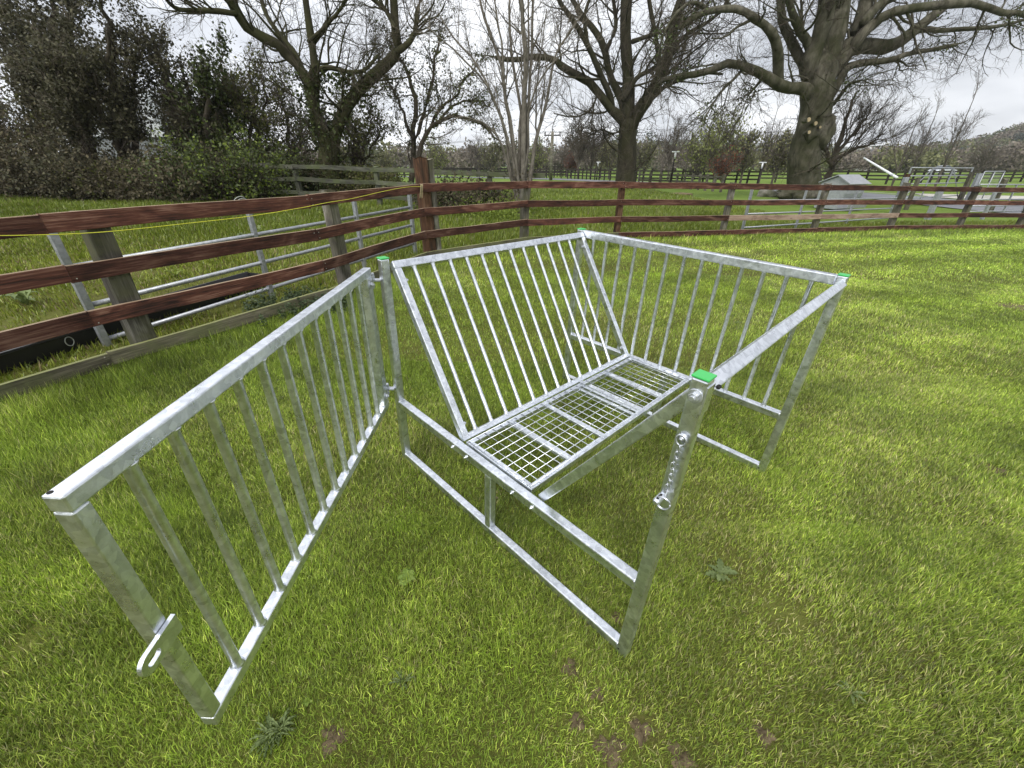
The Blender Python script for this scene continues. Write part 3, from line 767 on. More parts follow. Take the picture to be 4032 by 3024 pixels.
m = MB(); m.box((.34, 0, .36), (.02, 1.0, .20), Matrix.Rotation(.29, 3, 'Y')); m.build('dark_opening', M_BLACK, hb)
m = MB(); m.box((.427, 0, .86), (.012, 1.08, .10)); m.build('lid_shade', M_BLACK, hb)  # black sheet added for the shade under the lid

# road, yard
def asphalt(name, c, s=40):
    m, nt, P, L = newmat(name); p = wpos(nt); n = noise(nt, p, s, 4, .7); n2 = noise(nt, p, .6, 4, .6)
    L(ramp(nt, mth('ADD', mth('MULTIPLY', n, .35, nt=nt), mth('MULTIPLY', n2, .6, nt=nt), nt=nt), [(.3, tuple(x*.75 for x in c)), (.65, tuple(x*1.2 for x in c))]), P.inputs['Base Color'])
    P.inputs['Roughness'].default_value = .8; L(bump(nt, n, .3, .004), P.inputs['Normal']); return m
M_ROAD = asphalt('pale_worn_asphalt', (.165, .17, .185)); M_CONC = asphalt('pale_concrete', (.42, .40, .36))
M_VERGE = asphalt('kerb_stone', (.40, .39, .36), 20)
def strip(name, pts, hw, mat, dz=.02, thick=None):
    P = smooth_pts([Vector((x, y, 0)) for x, y in pts], 10); V_ = []; Fs_ = []
    for i, p in enumerate(P):
        t_ = (P[min(i+1, len(P)-1)]-P[max(i-1, 0)]).normalized(); n_ = Vector((t_.y, -t_.x, 0)); w__ = hw if not callable(hw) else hw(i/len(P))
        for s in (-1, -.5, 0, .5, 1):
            q = p+n_*w__*s; V_.append((q.x, q.y, float(gzf(np.array(q.x), np.array(q.y)))+dz))
    for i in range(len(P)-1):
        for k in range(4): a_ = i*5+k; Fs_.append((a_, a_+1, a_+6, a_+5))
    o = npobj(name, np.array(V_), [np.array(Fs_)], mat, smooth=True); return tag(o, kind='structure')
def fl(u, v): p = hit(u, v); return (p.x, p.y)
rd = [(30, 9), (24, 14.5), (21.5, 19.5), (21.5, 27), (18, 38), (10, 50), (2, 60), (-16, 70), (-60, 92)]
strip('road', rd, 2.3, M_ROAD, .03)
yard_pts = [(44, 19), (36, 23), (29, 25.5), (25, 27.5)]
strip('yard', yard_pts, 2.0, M_CONC, .036)
strip('kerb_strip', [(x+2.55, y+.3) for x, y in rd[1:5]], .14, M_VERGE, .07)
strip('path', [(38, 13.0), (31, 15.6), (26.6, 17.4)], .9, M_CONC, .040)

# barrier pole, tapered and faintly banded
pb = at(1938, 384, 17.0); pt = at(1866, 341, 19.0); m = MB(); m.tube([pb.lerp(pt, i/8) for i in range(9)], [.042-.0015*i for i in range(9)], 12)
bar = m.build('barrier_pole', M_WHITE, smooth=True); tag(bar, 'white barrier pole raised at a slant above the fence on the right', 'barrier pole')
m = MB(); b0 = Vector((pb.x+.25, pb.y-.1, g(pb.x, pb.y))); m.beam(b0, Vector((b0.x, b0.y, pb.z+.02)), .14, .14, (0, 1, 0)); ps = m.build('barrier_post', M_GATE, bar, bevel=.01)
for i in range(7):
    c = pb.lerp(pt, .12+.125*i); dd_ = (pt-pb).normalized(); m = MB(); m.tube([c-dd_*.05, c+dd_*.05], .0425, 12); m.build('grey_band', plain('band_grey', (.5, .52, .54)), bar, smooth=True) if i == 0 else None

# pens and hurdles at the far right
def rightgate(u0, v0, u1, v1, Y0, Y1, hgt, nb, label, braces=True, mat=None):
    a = at(u0, v0, Y0); b = at(u1, v1, Y1); a.z = g(a.x, a.y); b.z = g(b.x, b.y)
    o = empty('field_gate', a, label=label, cat='gate', group='galvanised field gates'); mat = mat or M_GATE
    for k in range(nb):
        h = .12+(hgt-.12)*(k/(nb-1))**1.15; m = MB(); m.tube([Vector((0, 0, h)), b-a+Vector((0, 0, h))], .022, 8); m.build('tube_bar', mat, o, smooth=True)
    for t_ in (0, .33, .66, 1):
        c = (b-a)*t_; m = MB(); m.beam(c+Vector((0, 0, .08)), c+Vector((0, 0, hgt+.02)), .05, .045, (b-a).normalized()); m.build('upright', mat, o, bevel=.004)
    if braces:
        for s0_, s1_ in ((0, .33), (1, .66)):
            m = MB(); m.tube([(b-a)*s0_+Vector((0, 0, .12)), (b-a)*s1_+Vector((0, 0, hgt))], .016, 8); m.build('brace', mat, o, smooth=True)
    return o
rightgate(1964, 375, 2097, 374, 20.0, 22.5, 1.55, 6, 'tall galvanised seven bar gate beyond the fence in front of the silver car')
rightgate(2100, 430, 2216, 440, 17.0, 17.6, 1.05, 5, 'low galvanised gate at the right edge of the picture behind the fence', False)
# mesh pen hurdle
a = at(2122, 382, 21.5); b = at(2165, 382, 22.5); a.z = g(a.x, a.y); b.z = g(b.x, b.y)
o = empty('hurdle', a, label='small square mesh hurdle on the yard right of the tall gate', cat='hurdle')
m = MB()
for t_ in (0, .5, 1): m.tube([(b-a)*t_+Vector((0, 0, .05)), (b-a)*t_+Vector((0, 0, 1.42))], .02, 8)
for h in (.08, 1.42): m.tube([Vector((0, 0, h)), b-a+Vector((0, 0, h))], .02, 8)
m.build('hurdle_frame', M_GATE, o, smooth=True)
m = MB()
for k in range(15): h = .12+1.2*k/14; m.tube([Vector((0, 0, h)), b-a+Vector((0, 0, h))], .004, 4)
for k in range(16): c = (b-a)*(k+.5)/16; m.tube([c+Vector((0, 0, .1)), c+Vector((0, 0, 1.4))], .004, 4)
m.build('mesh_panel', M_WIRE, o)
# stout single posts of the pens
for (u, v, Y, hh, ww, mt, lb) in ((1985, 384, 18.6, 1.45, .18, M_POST, 'weathered post left of the tall galvanised gate'),
        (2101, 372, 22.3, 1.60, .17, M_POST, 'weathered post holding the right end of the tall gate'),
        (2117, 374, 21.6, 1.55, .16, M_GATE, 'galvanised box post left of the mesh hurdle'),
        (1962, 376, 19.2, 1.75, .14, M_RPOST, 'rust brown post standing behind the foot of the white barrier pole'),
        (2172, 387, 17.5, 1.20, .20, M_POST, 'short pale rounded post near the right edge'),
        (2035, 402, 15.2, 1.05, .14, M_GATE, 'grey gate post between the two red fence posts at the far right'),
        (2150, 415, 15.6, .95, .09, M_GATE, 'slim grey post by the low gate at the right edge')):
    p = at(u, v, Y); b = Vector((p.x, p.y, g(p.x, p.y)-.04)); o = stake('post', b, max(.6, min(p.z-b.z, hh+.3)), ww, mt, None, int(u), (1, 0), (0, 0), .96, 8 if ww > .17 else 4); tag(o, lb, 'post', 'posts of the cattle pens')

M_EARTH = bark('dark_earth', (.070, .050, .028), (.20, .155, .09), None, 0, 30)
def soilpatch(x, y, r, seed):
    rr = random.Random(seed); V_ = []; Fs_ = []; n = 36
    for ring in range(5):
        for k in range(n):
            a = 2*math.pi*k/n; q = r*1.25*ring/4*(1+.28*math.sin(3*a+seed)+.18*math.sin(7*a+seed*2)+.08*math.sin(13*a)); X, Y_ = x+math.cos(a)*q, y+math.sin(a)*q
            V_.append((X, Y_, float(gzf(np.array(X), np.array(Y_)))+(.004 if ring < 4 else -.004)+rr.uniform(0, .004)))
    for ring in range(4):
        for k in range(n): a = ring*n+k; b = ring*n+(k+1) % n; Fs_.append((a, b, b+n, a+n))
    return tag(npobj('soil', np.array(V_), [np.array(Fs_)], M_EARTH, smooth=True), kind='structure')
for i, (x, y, r) in enumerate(BARE): soilpatch(x, y, r*.6, i)
# ================================================================== TREES
def tubes_np(paths, radii, sides=3):
    """paths (N,S,3), radii (N,S) -> V, quads"""
    N, Sg, _ = paths.shape
    T = np.empty_like(paths); T[:, 1:-1] = paths[:, 2:]-paths[:, :-2]; T[:, 0] = paths[:, 1]-paths[:, 0]; T[:, -1] = paths[:, -1]-paths[:, -2]
    T /= np.linalg.norm(T, axis=2, keepdims=True)+1e-9
    ref = np.array([.31, .22, .92]); A = np.cross(T, ref); nA = np.linalg.norm(A, axis=2, keepdims=True)
    A = np.where(nA < .1, np.cross(T, [1, 0, 0]), A); A /= np.linalg.norm(A, axis=2, keepdims=True)+1e-9; B = np.cross(T, A)
    ang = 2*np.pi*np.arange(sides)/sides
    ring = paths[:, :, None]+radii[:, :, None, None]*(A[:, :, None]*np.cos(ang)[None, None, :, None]+B[:, :, None]*np.sin(ang)[None, None, :, None])
    V = ring.reshape(-1, 3); idx = np.arange(N*Sg*sides).reshape(N, Sg, sides); nx = np.roll(idx, -1, axis=2)
    Q = np.stack([idx[:, :-1], nx[:, :-1], nx[:, 1:], idx[:, 1:]], -1).reshape(-1, 4)
    return V, Q
def grow(P0, D0, Ln, R0, nseg, wig, trop, rg, tip=.25):
    N = len(P0); P = np.empty((N, nseg+1, 3)); Rr = np.empty((N, nseg+1)); P[:, 0] = P0; d = D0.copy(); st = (Ln/nseg)[:, None]
    for i in range(nseg):
        d = d+rg.normal(0, wig, (N, 3))+np.array(trop)/nseg; d /= np.linalg.norm(d, axis=1, keepdims=True)
        P[:, i+1] = P[:, i]+d*st
    t = np.linspace(0, 1, nseg+1)[None]; Rr[:] = R0[:, None]*(1-(1-tip)*t**.9)
    return P, Rr
def spawn(P, Rr, k, rg, t0, t1, amin, amax, lmin, lmax, rfac, rmin, nseg, wig, trop, plen=None, tip=.25, up=0.):
    N, Sg, _ = P.shape; n = N*k; pi = np.repeat(np.arange(N), k); t = rg.uniform(t0, t1, n)*(Sg-1); i0 = np.minimum(t.astype(int), Sg-2); f_ = (t-i0)[:, None]
    P0 = P[pi, i0]*(1-f_)+P[pi, i0+1]*f_; r0 = Rr[pi, i0]*(1-f_[:, 0])+Rr[pi, i0+1]*f_[:, 0]
    T = P[pi, i0+1]-P[pi, i0]; T /= np.linalg.norm(T, axis=1, keepdims=True)+1e-9
    rv = rg.normal(0, 1, (n, 3)); rv[:, 2] += up; pr_ = rv-T*(rv*T).sum(1, keepdims=True); pr_ /= np.linalg.norm(pr_, axis=1, keepdims=True)+1e-9
    a = rg.uniform(amin, amax, n)[:, None]; D = T*np.cos(a)+pr_*np.sin(a)
    Ln = rg.uniform(lmin, lmax, n)*(1.15-.55*(t/(Sg-1)))
    rad = np.maximum(np.minimum(r0*rfac*rg.uniform(.7, 1.1, n), Ln*.022), rmin)
    return grow(P0, D, Ln, rad, nseg, wig, trop, rg, tip)
def limb(pts, Y, r0, r1, dy=0., n=14, rg=None, wob=.0):
    """pts: pixel polyline, Y: distance; dy: how far the tip leans away"""
    P = [at(u, v, Y+dy*i/(len(pts)-1)) for i, (u, v) in enumerate(pts)]
    P = smooth_pts(P, 5); A = np.array([tuple(p) for p in P]); s = np.linspace(0, len(A)-1, n); i0 = np.minimum(s.astype(int), len(A)-2); f_ = (s-i0)[:, None]
    Q = A[i0]*(1-f_)+A[i0+1]*f_; rr = r0*(1-np.linspace(0, 1, n))+r1*np.linspace(0, 1, n)
    if rg is not None: rr = rr*(1+rg.normal(0, .05, n)); Q[1:-1] += rg.normal(0, wob, (n-2, 3))
    return Q, rr
def quads_np(C, size, rg, asp=.6, flat=0.):
    n = len(C); a = rg.normal(0, 1, (n, 3)); a[:, 2] *= (1-flat); a /= np.linalg.norm(a, axis=1, keepdims=True)
    b = np.cross(a, rg.normal(0, 1, (n, 3))); b /= np.linalg.norm(b, axis=1, keepdims=True)+1e-9
    s = (size*rg.uniform(.6, 1.3, n))[:, None]
    V = np.stack([C-a*s, C-b*s*asp, C+a*s, C+b*s*asp], 1).reshape(-1, 3); i = np.arange(n)*4
    return V, np.stack([i, i+1, i+2, i+3], 1)
def cat2(L_):
    Vs, Fs, b = [], [], 0
    for V, Fq_ in L_: Vs.append(V); Fs.append(Fq_+b); b += len(V)
    return np.concatenate(Vs), np.concatenate(Fs)
def tree(name, base, label, cat, group, limbs, lv, bk, tw, seed, leaves=None, rel=True):
    """limbs: list of (path, radii). lv: list of spawn kwargs, one per order of branching"""
    rg = np.random.default_rng(seed); b = np.array(base)
    o = empty(name, base, label=label, cat=cat, group=group)
    trunk = []
    for Q, rr in limbs:
        t0 = Q[0]-Q[1]; t0 = t0/np.linalg.norm(t0)*rr[0]*.5; t1 = Q[-1]-Q[-2]; t1 = t1/np.linalg.norm(t1)*rr[-1]
        Q2 = np.concatenate([[Q[0]+t0*1.1], [Q[0]+t0*.7], Q, [Q[-1]+t1]]); r2 = np.concatenate([[rr[0]*.05], [rr[0]*.7], rr, [rr[-1]*.1]])
        trunk.append(tubes_np((Q2-b)[None], r2[None], 10))
    V, Fq_ = cat2(trunk); npobj('trunk', V, [Fq_], bk, o, smooth=True)
    P = np.stack([q for q, r in limbs]); Rr = np.stack([r for q, r in limbs])
    big = []; fine = []; lvls = []
    for i, kw in enumerate(lv):
        kw = dict(kw); frm = kw.pop('frm', None); P_, R_ = (P, Rr) if frm is None else frm
        P, Rr = spawn(P_, R_, rg=rg, **kw); lvls.append((P, Rr))
        (big if i == 0 else fine).append(tubes_np(P-b, Rr, 5 if i == 0 else 3))
    if big: V, Fq_ = cat2(big); npobj('branches', V, [Fq_], bk, o, smooth=True)
    if fine: V, Fq_ = cat2(fine); npobj('twigs', V, [Fq_], tw, o)
    if leaves:
        for (nm, n, lvl, spread, size, mat, tr, asp) in leaves:
            P_, _ = (np.stack([q for q, r in limbs]), 0) if lvl < 0 else lvls[lvl]
            N, Sg, _ = P_.shape; pi = rg.integers(0, N, n); t = rg.uniform(tr[0], tr[1], n)*(Sg-1); i0 = np.minimum(t.astype(int), Sg-2); f_ = (t-i0)[:, None]
            C = P_[pi, i0]*(1-f_)+P_[pi, i0+1]*f_+rg.normal(0, 1, (n, 3))*spread
            if len(tr) > 2: C = C[C[:, 2] < tr[2]]
            if len(tr) > 3: C = C[C[:, 2] > tr[3]]
            C = C[C[:, 2] > .1]
            V, Fq_ = quads_np(C-b, size, rg, asp); npobj(nm, V, [Fq_], mat, o)
    return o
B_ASH = bark('ash_bark', (.020, .017, .012), (.068, .058, .042), (.040, .040, .017), .6, 5)
B_BEECH = bark('beech_bark', (.024, .021, .015), (.17, .155, .12), (.036, .039, .014), .6, 3.6)
B_IVY = bark('mossy_bark', (.020, .017, .010), (.072, .063, .038), (.046, .050, .016), .8, 6)
B_HAZ = bark('hazel_bark', (.075, .066, .052), (.22, .20, .165), None, 0, 14)
B_TWIG = bark('twig_bark', (.040, .033, .024), (.10, .084, .062), None, 0, 3)
B_TWG2 = bark('pale_twig_bark', (.075, .062, .046), (.20, .17, .13), None, 0, 3)
B_FAR = bark('far_bark', (.075, .066, .056), (.15, .13, .11), None, 0, 2)  # pale grey bark, lightened further in place of haze
L_IVY = leafmat('ivy_leaf', (.026, .038, .010), (.085, .110, .028), .12, .5)
L_DARK = leafmat('dark_evergreen_leaf', (.036, .036, .018), (.115, .108, .058), .2, .6)
L_SPRING = leafmat('spring_leaf', (.11, .16, .02), (.24, .30, .05), .35)
L_OLIVE = leafmat('budding_leaf', (.075, .092, .022), (.16, .165, .05), .3)
L_BROWN = leafmat('dead_bramble_leaf', (.058, .050, .028), (.135, .115, .066), .15, .8)
L_RED = leafmat('copper_leaf', (.15, .045, .025), (.26, .10, .055), .3)
rg0 = np.random.default_rng(5)
c1 = lambda x, y: (x/3, y/3)
c2 = lambda x, y: (737.3+x/3, y/3)
c3 = lambda x, y: (1474.7+x/3, y/3)
GT = 'large bare trees beyond the fence'
# --- two limbed ivy tree, left of centre
Y = 16.5
LM = [limb([(716, 420), (714, 380), (710, 345), (704, 300)], Y, .40, .27, rg=rg0),
      limb([(706, 312), (693, 262), (674, 222), (660, 160), (617, 117), (597, 93), (540, 67), (510, 27), (493, -8), (480, -60)], Y, .19, .09, -1, rg=rg0),
      limb([(704, 300), (679, 270), (682, 167), (672, 83), (660, 0), (652, -70)], Y, .17, .08, .5, rg=rg0),
      limb([(663, 180), (640, 120), (600, 70), (570, 20), (560, -40)], Y, .10, .05, 1, rg=rg0),
      limb([(510, 30), (470, 24), (423, 23), (380, 18), (352, -10)], Y-1, .08, .04, -1, rg=rg0),
      limb([(718, 350), (722, 300), (737, 253), (770, 200), (820, 152), (847, 127), (858, 100), (852, 40), (849, -60)], Y, .24, .11, .4, rg=rg0),
      limb([(858, 112), (885, 90), (898, 60), (902, 20), (922, -30)], Y, .10, .05, .5, rg=rg0),
      limb([(690, 150), (712, 146), (737, 152), (762, 156), (790, 150), (815, 120)], Y, .09, .04, -.5, rg=rg0),
      limb([(852, 60), (832, 20), (800, -10), (785, -50)], Y, .07, .04, .5, rg=rg0),
      limb([(666, 90), (700, 60), (735, 20), (765, -30)], Y, .06, .03, -.5, rg=rg0)]
tree('twin_limbed_tree', tuple(hit(716, 412)), 'bare tree with two wide mossy limbs and ivy round its foot, left of the hazel', 'tree', GT, LM,
     [dict(k=13, t0=.2, t1=1, amin=.5, amax=1.2, lmin=1.2, lmax=2.9, rfac=.5, rmin=.016, nseg=8, wig=.20, trop=(0, 0, .35)),
      dict(k=7, t0=.15, t1=1, amin=.4, amax=1.1, lmin=.6, lmax=1.5, rfac=.55, rmin=.008, nseg=6, wig=.24, trop=(0, 0, .4)),
      dict(k=5, t0=.2, t1=1, amin=.4, amax=1.0, lmin=.25, lmax=.7, rfac=.6, rmin=.005, nseg=4, wig=.22, trop=(0, 0, .4))], B_IVY, B_TWIG, 11,
     leaves=[('ivy', 9000, -1, .22, .055, L_IVY, (0, .55, 4.2), .8)])
# --- multi stemmed hazel
Y = 12.3; HB = (1128, 470)
def hs(pts, r0, r1, dy=0): return limb([(HB[0]+random.Random(pts[0][0]).uniform(-12, 12), HB[1])]+[c2(*p) for p in pts], Y, r0, r1, dy, rg=rg0, wob=.012)
LM = [hs([(1130, 1200), (1100, 800), (1060, 600), (1030, 400), (960, 200), (900, 0), (880, -150)], .055, .022, .3),
      hs([(1178, 1100), (1185, 700), (1200, 400), (1172, 100), (1160, 0), (1150, -200)], .075, .04, -.2),
      hs([(1195, 1100), (1215, 600), (1230, 300), (1250, 0), (1262, -150)], .05, .02, .5),
      hs([(1235, 1050), (1290, 800), (1340, 600), (1380, 400), (1450, 250), (1560, 90)], .055, .015, .4),
      hs([(1090, 1100), (1060, 850), (950, 560), (850, 380), (740, 260), (640, 100)], .045, .014, .2),
      hs([(1100, 1000), (1020, 700), (900, 500), (700, 300), (560, 180)], .035, .012, -.5),
      hs([(1150, 1000), (1160, 700), (1110, 400), (1090, 0), (1085, -150)], .045, .02, .4),
      hs([(1210, 1000), (1215, 720), (1300, 500), (1400, 380), (1480, 300)], .035, .012, -.3),
      hs([(1140, 1100), (1080, 700), (1050, 500), (1040, 300), (1000, 100), (990, -60)], .04, .016, -.4),
      hs([(1165, 1050), (1190, 800), (1205, 500), (1215, 200), (1210, -80)], .04, .018, .8),
      hs([(1060, 1000), (980, 850), (880, 780), (780, 760), (700, 800)], .028, .01, -.4),
      hs([(1250, 980), (1260, 800), (1265, 600), (1300, 300), (1330, 60)], .03, .012, .6)]
tree('hazel', tuple(hit(1128, 472)), 'grey many stemmed hazel fanning up behind the red fence right of the corner post', 'tree', GT, LM,
     [dict(k=10, t0=.3, t1=1, amin=.35, amax=.95, lmin=.7, lmax=1.8, rfac=.5, rmin=.007, nseg=7, wig=.13, trop=(0, 0, .5)),
      dict(k=5, t0=.2, t1=1, amin=.35, amax=.9, lmin=.3, lmax=.9, rfac=.55, rmin=.0045, nseg=5, wig=.18, trop=(0, 0, .3)),
      dict(k=3, t0=.3, t1=1, amin=.4, amax=1.0, lmin=.12, lmax=.4, rfac=.6, rmin=.0035, nseg=3, wig=.2, trop=(0, 0, .2))], B_HAZ, B_TWG2, 12,
     leaves=[('ivy', 900, -1, .10, .03, L_BROWN, (0, .3, 1.5), .8)])
# --- thin double stemmed hawthorn
Y = 18.0
LM = [limb([(886, 412), (888, 383), (894, 300), (896, 233), (884, 167), (860, 127), (845, 90)], Y, .13, .03, .6, rg=rg0, wob=.04),
      limb([(888, 405), (904, 333), (924, 283), (970, 253), (1020, 260), (1054, 283), (1080, 305)], Y, .10, .022, -.5, rg=rg0, wob=.04),
      limb([(892, 330), (907, 270), (925, 217), (937, 150), (944, 100), (950, 60)], Y, .08, .02, .5, rg=rg0, wob=.04),
      limb([(912, 310), (935, 260), (954, 233), (987, 200), (1010, 165), (1030, 130)], Y, .065, .02, -.8, rg=rg0, wob=.04),
      limb([(893, 300), (868, 240), (850, 200), (828, 150), (815, 110)], Y, .06, .02, .8, rg=rg0, wob=.04),
      limb([(930, 275), (985, 225), (1030, 215), (1065, 235)], Y, .05, .016, .9, rg=rg0, wob=.04)]
tree('hawthorn', tuple(hit(886, 408)), 'thin dark hawthorn with drooping branches and ivy tufts, behind the corner post', 'tree', GT, LM,
     [dict(k=15, t0=.2, t1=1, amin=.4, amax=1.1, lmin=.8, lmax=2.0, rfac=.5, rmin=.010, nseg=7, wig=.22, trop=(0, 0, .25)),
      dict(k=7, t0=.15, t1=1, amin=.4, amax=1.1, lmin=.35, lmax=.95, rfac=.55, rmin=.006, nseg=5, wig=.25, trop=(0, 0, .1)),
      dict(k=4, t0=.2, t1=1, amin=.4, amax=1.1, lmin=.15, lmax=.4, rfac=.6, rmin=.005, nseg=3, wig=.2, trop=(0, 0, .1))], B_TWIG, B_TWIG, 13,
     leaves=[('leaf_tufts', 3800, 1, .07, .035, L_IVY, (0, .9), .7), ('leaf_tufts', 1500, -1, .13, .045, L_OLIVE, (.3, .9), .7)])
# --- ash in the middle
Y = 30.0
LM = [limb([(1352, 405), (1352, 385), (1354, 345), (1355, 300), (1357, 262)], Y, .66, .52, rg=rg0),
      limb([(1352, 272), (1336, 250), (1314, 230), (1277, 180), (1217, 147), (1200, 130), (1160, 122), (1110, 130), (1070, 124)], Y, .30, .10, -1, rg=rg0),
      limb([(1322, 236), (1317, 205), (1300, 167), (1271, 100), (1237, 43), (1204, -5), (1190, -60)], Y, .20, .10, -2, rg=rg0),
      limb([(1352, 262), (1342, 213), (1318, 165), (1304, 100), (1280, 60), (1257, 33), (1220, -30)], Y, .26, .12, 1.5, rg=rg0),
      limb([(1355, 265), (1357, 200), (1357, 167), (1351, 83), (1353, 0), (1356, -80)], Y, .42, .26, 0, rg=rg0),
      limb([(1362, 275), (1380, 240), (1404, 205), (1434, 150), (1447, 100), (1456, 50), (1475, -10), (1490, -70)], Y, .40, .22, -1, rg=rg0),
      limb([(1345, 216), (1362, 190), (1377, 167), (1405, 152), (1432, 140), (1445, 120)], Y-.4, .16, .08, -1, rg=rg0),
      limb([(1404, 215), (1422, 200), (1437, 187), (1475, 170), (1515, 158), (1560, 160)], Y, .16, .06, 1, rg=rg0),
      limb([(1366, 90), (1400, 78), (1447, 60), (1500, 30), (1530, -20)], Y, .13, .06, -1.5, rg=rg0),
      limb([(1421, 175), (1424, 133), (1414, 67), (1402, 0), (1396, -60)], Y, .16, .09, 1, rg=rg0),
      limb([(1290, 200), (1284, 222), (1268, 243), (1237, 253), (1197, 245)], Y, .07, .03, -1, rg=rg0),
      limb([(1308, 110), (1330, 60), (1325, 0), (1318, -60)], Y, .13, .07, 1, rg=rg0),
      limb([(1445, 110), (1490, 70), (1540, 40), (1580, -10)], Y, .13, .06, -1, rg=rg0),
      limb([(1271, 100), (1262, 40), (1280, -20), (1290, -60)], Y-1, .10, .06, -1, rg=rg0),
      limb([(1346, 282), (1322, 288), (1300, 280), (1280, 284)], Y, .06, .03, -1, rg=rg0)]
tree('ash_tree', tuple(hit(1352, 400)), 'tall bare ash with a clean trunk and upswept limbs in the middle of the picture', 'tree', GT, LM,
     [dict(k=13, t0=.2, t1=1, amin=.45, amax=1.15, lmin=1.8, lmax=4.6, rfac=.5, rmin=.028, nseg=9, wig=.17, trop=(0, 0, .3)),
      dict(k=8, t0=.12, t1=1, amin=.4, amax=1.1, lmin=.8, lmax=2.2, rfac=.5, rmin=.014, nseg=7, wig=.22, trop=(0, 0, .15)),
      dict(k=5, t0=.2, t1=1, amin=.4, amax=1.1, lmin=.35, lmax=.9, rfac=.6, rmin=.009, nseg=4, wig=.25, trop=(0, 0, .6))], B_ASH, B_TWIG, 14)
# --- old beech on the right
Y = 23.5
LM = [limb([(1736, 440), (1738, 410), (1735, 367), (1741, 317), (1756, 272), (1765, 217), (1768, 175), (1774, 140)], Y, .72, .66, rg=rg0),
      limb([(1762, 200), (1772, 160), (1792, 100), (1808, 33), (1824, -60)], Y, .58, .40, .5, rg=rg0),
      limb([(1758, 180), (1748, 140), (1775, 67), (1787, 0), (1790, -60)], Y, .42, .28, -.8, rg=rg0),
      limb([(1790, 160), (1825, 117), (1852, 67), (1872, 0), (1880, -60)], Y, .40, .25, 1, rg=rg0),
      limb([(1762, 225), (1750, 200), (1729, 190), (1708, 191), (1681, 183), (1651, 163), (1608, 143), (1568, 137), (1525, 157), (1475, 163), (1425, 175)], Y, .32, .10, -2, rg=rg0),
      limb([(1681, 186), (1681, 150), (1680, 110), (1672, 80), (1655, 57), (1625, 37), (1598, 20), (1551, 20), (1508, 32), (1470, 60)], Y-.6, .22, .09, -2, rg=rg0),
      limb([(1748, 165), (1735, 140), (1712, 95), (1691, 50), (1686, 0), (1680, -50)], Y, .24, .14, .6, rg=rg0),
      limb([(1756, 130), (1745, 92), (1728, 67), (1708, 17), (1700, -30)], Y, .20, .12, -1, rg=rg0),
      limb([(1782, 225), (1808, 185), (1828, 150), (1858, 137), (1925, 130), (1958, 117), (2015, 107), (2068, 96)], Y, .20, .07, -.8, rg=rg0),
      limb([(1795, 150), (1830, 112), (1868, 98), (1908, 103), (1940, 92), (1960, 78), (1995, 50), (2041, 13), (2075, -20)], Y, .36, .17, 1, rg=rg0),
      limb([(1840, 108), (1862, 75), (1890, 50), (1925, 27), (2008, 13), (2108, 7), (2158, 27), (2212, 30), (2260, 60)], Y, .24, .08, -1, rg=rg0),
      limb([(1945, 88), (1990, 64), (2030, 66), (2075, 63), (2130, 60), (2175, 53), (2230, 38)], Y+.5, .14, .05, 1.5, rg=rg0),
      limb([(1800, 225), (1820, 200), (1835, 182), (1862, 173)], Y, .10, .04, -1, rg=rg0),
      limb([(1866, 50), (1900, 10), (1940, -10), (1985, -50)], Y, .20, .12, 1, rg=rg0),
      limb([(1608, 144), (1588, 168), (1560, 195), (1540, 225), (1525, 250)], Y-1, .07, .03, -1, rg=rg0),
      limb([(1651, 165), (1630, 190), (1615, 205)], Y-.5, .08, .03, -.6, rg=rg0),
      limb([(1530, 22), (1500, 5), (1470, 20), (1440, 60), (1425, 100)], Y-2, .09, .03, -1, rg=rg0)]
beech = tree('beech_tree', tuple(hit(1738, 432)), 'huge old beech with a burred trunk and wide spreading crown on the right', 'tree', GT, LM,
     [dict(k=10, t0=.22, t1=1, amin=.4, amax=1.1, lmin=1.3, lmax=3.8, rfac=.45, rmin=.022, nseg=9, wig=.20, trop=(0, 0, .0)),
      dict(k=8, t0=.15, t1=1, amin=.4, amax=1.1, lmin=.7, lmax=1.8, rfac=.5, rmin=.011, nseg=7, wig=.22, trop=(0, 0, -.1)),
      dict(k=5, t0=.2, t1=1, amin=.4, amax=1.1, lmin=.3, lmax=.8, rfac=.6, rmin=.007, nseg=4, wig=.22, trop=(0, 0, .2))], B_BEECH, B_TWIG, 15,
     leaves=[('ivy', 2500, -1, .28, .05, L_IVY, (.8, 1, 9), .8)])
def lump(name, c, rad, mat, parent, seed, sc=(1, 1, 1), amp=.22, sub=3):
    bm = bmesh.new(); bmesh.ops.create_icosphere(bm, subdivisions=sub, radius=1)
    rr = random.Random(seed); ph = [rr.uniform(0, 6) for _ in range(6)]
    for v in bm.verts:
        p = v.co; k = 1+amp*(math.sin(p.x*3+ph[0])*math.sin(p.y*3.3+ph[1])+.6*math.sin(p.z*5+ph[2])*math.sin(p.x*6+ph[3])+.3*math.sin(p.y*11+ph[4])*math.sin(p.z*9+ph[5]))
        v.co = Vector((p.x*sc[0], p.y*sc[1], p.z*sc[2]))*rad*k
    me = bpy.data.meshes.new(name); bm.to_mesh(me); bm.free(); me.materials.append(mat); me.shade_smooth()
    o = bpy.data.objects.new(name, me); COL.objects.link(o); o.location = c
    if parent: o.parent = parent
    return o
bl = Vector(beech.location)
def bp(u, v, dy): return at(u, v, Y+dy)-bl
lump('burl', bp(1774, 283, -.25), .62, B_BEECH, beech, 3, (1, .9, 1.1)); lump('burl', bp(1757, 287, -.45), .42, B_BEECH, beech, 4, (1, .8, 1.2))
M_CUT = plain('sawn_wood', (.42, .33, .20), .9)
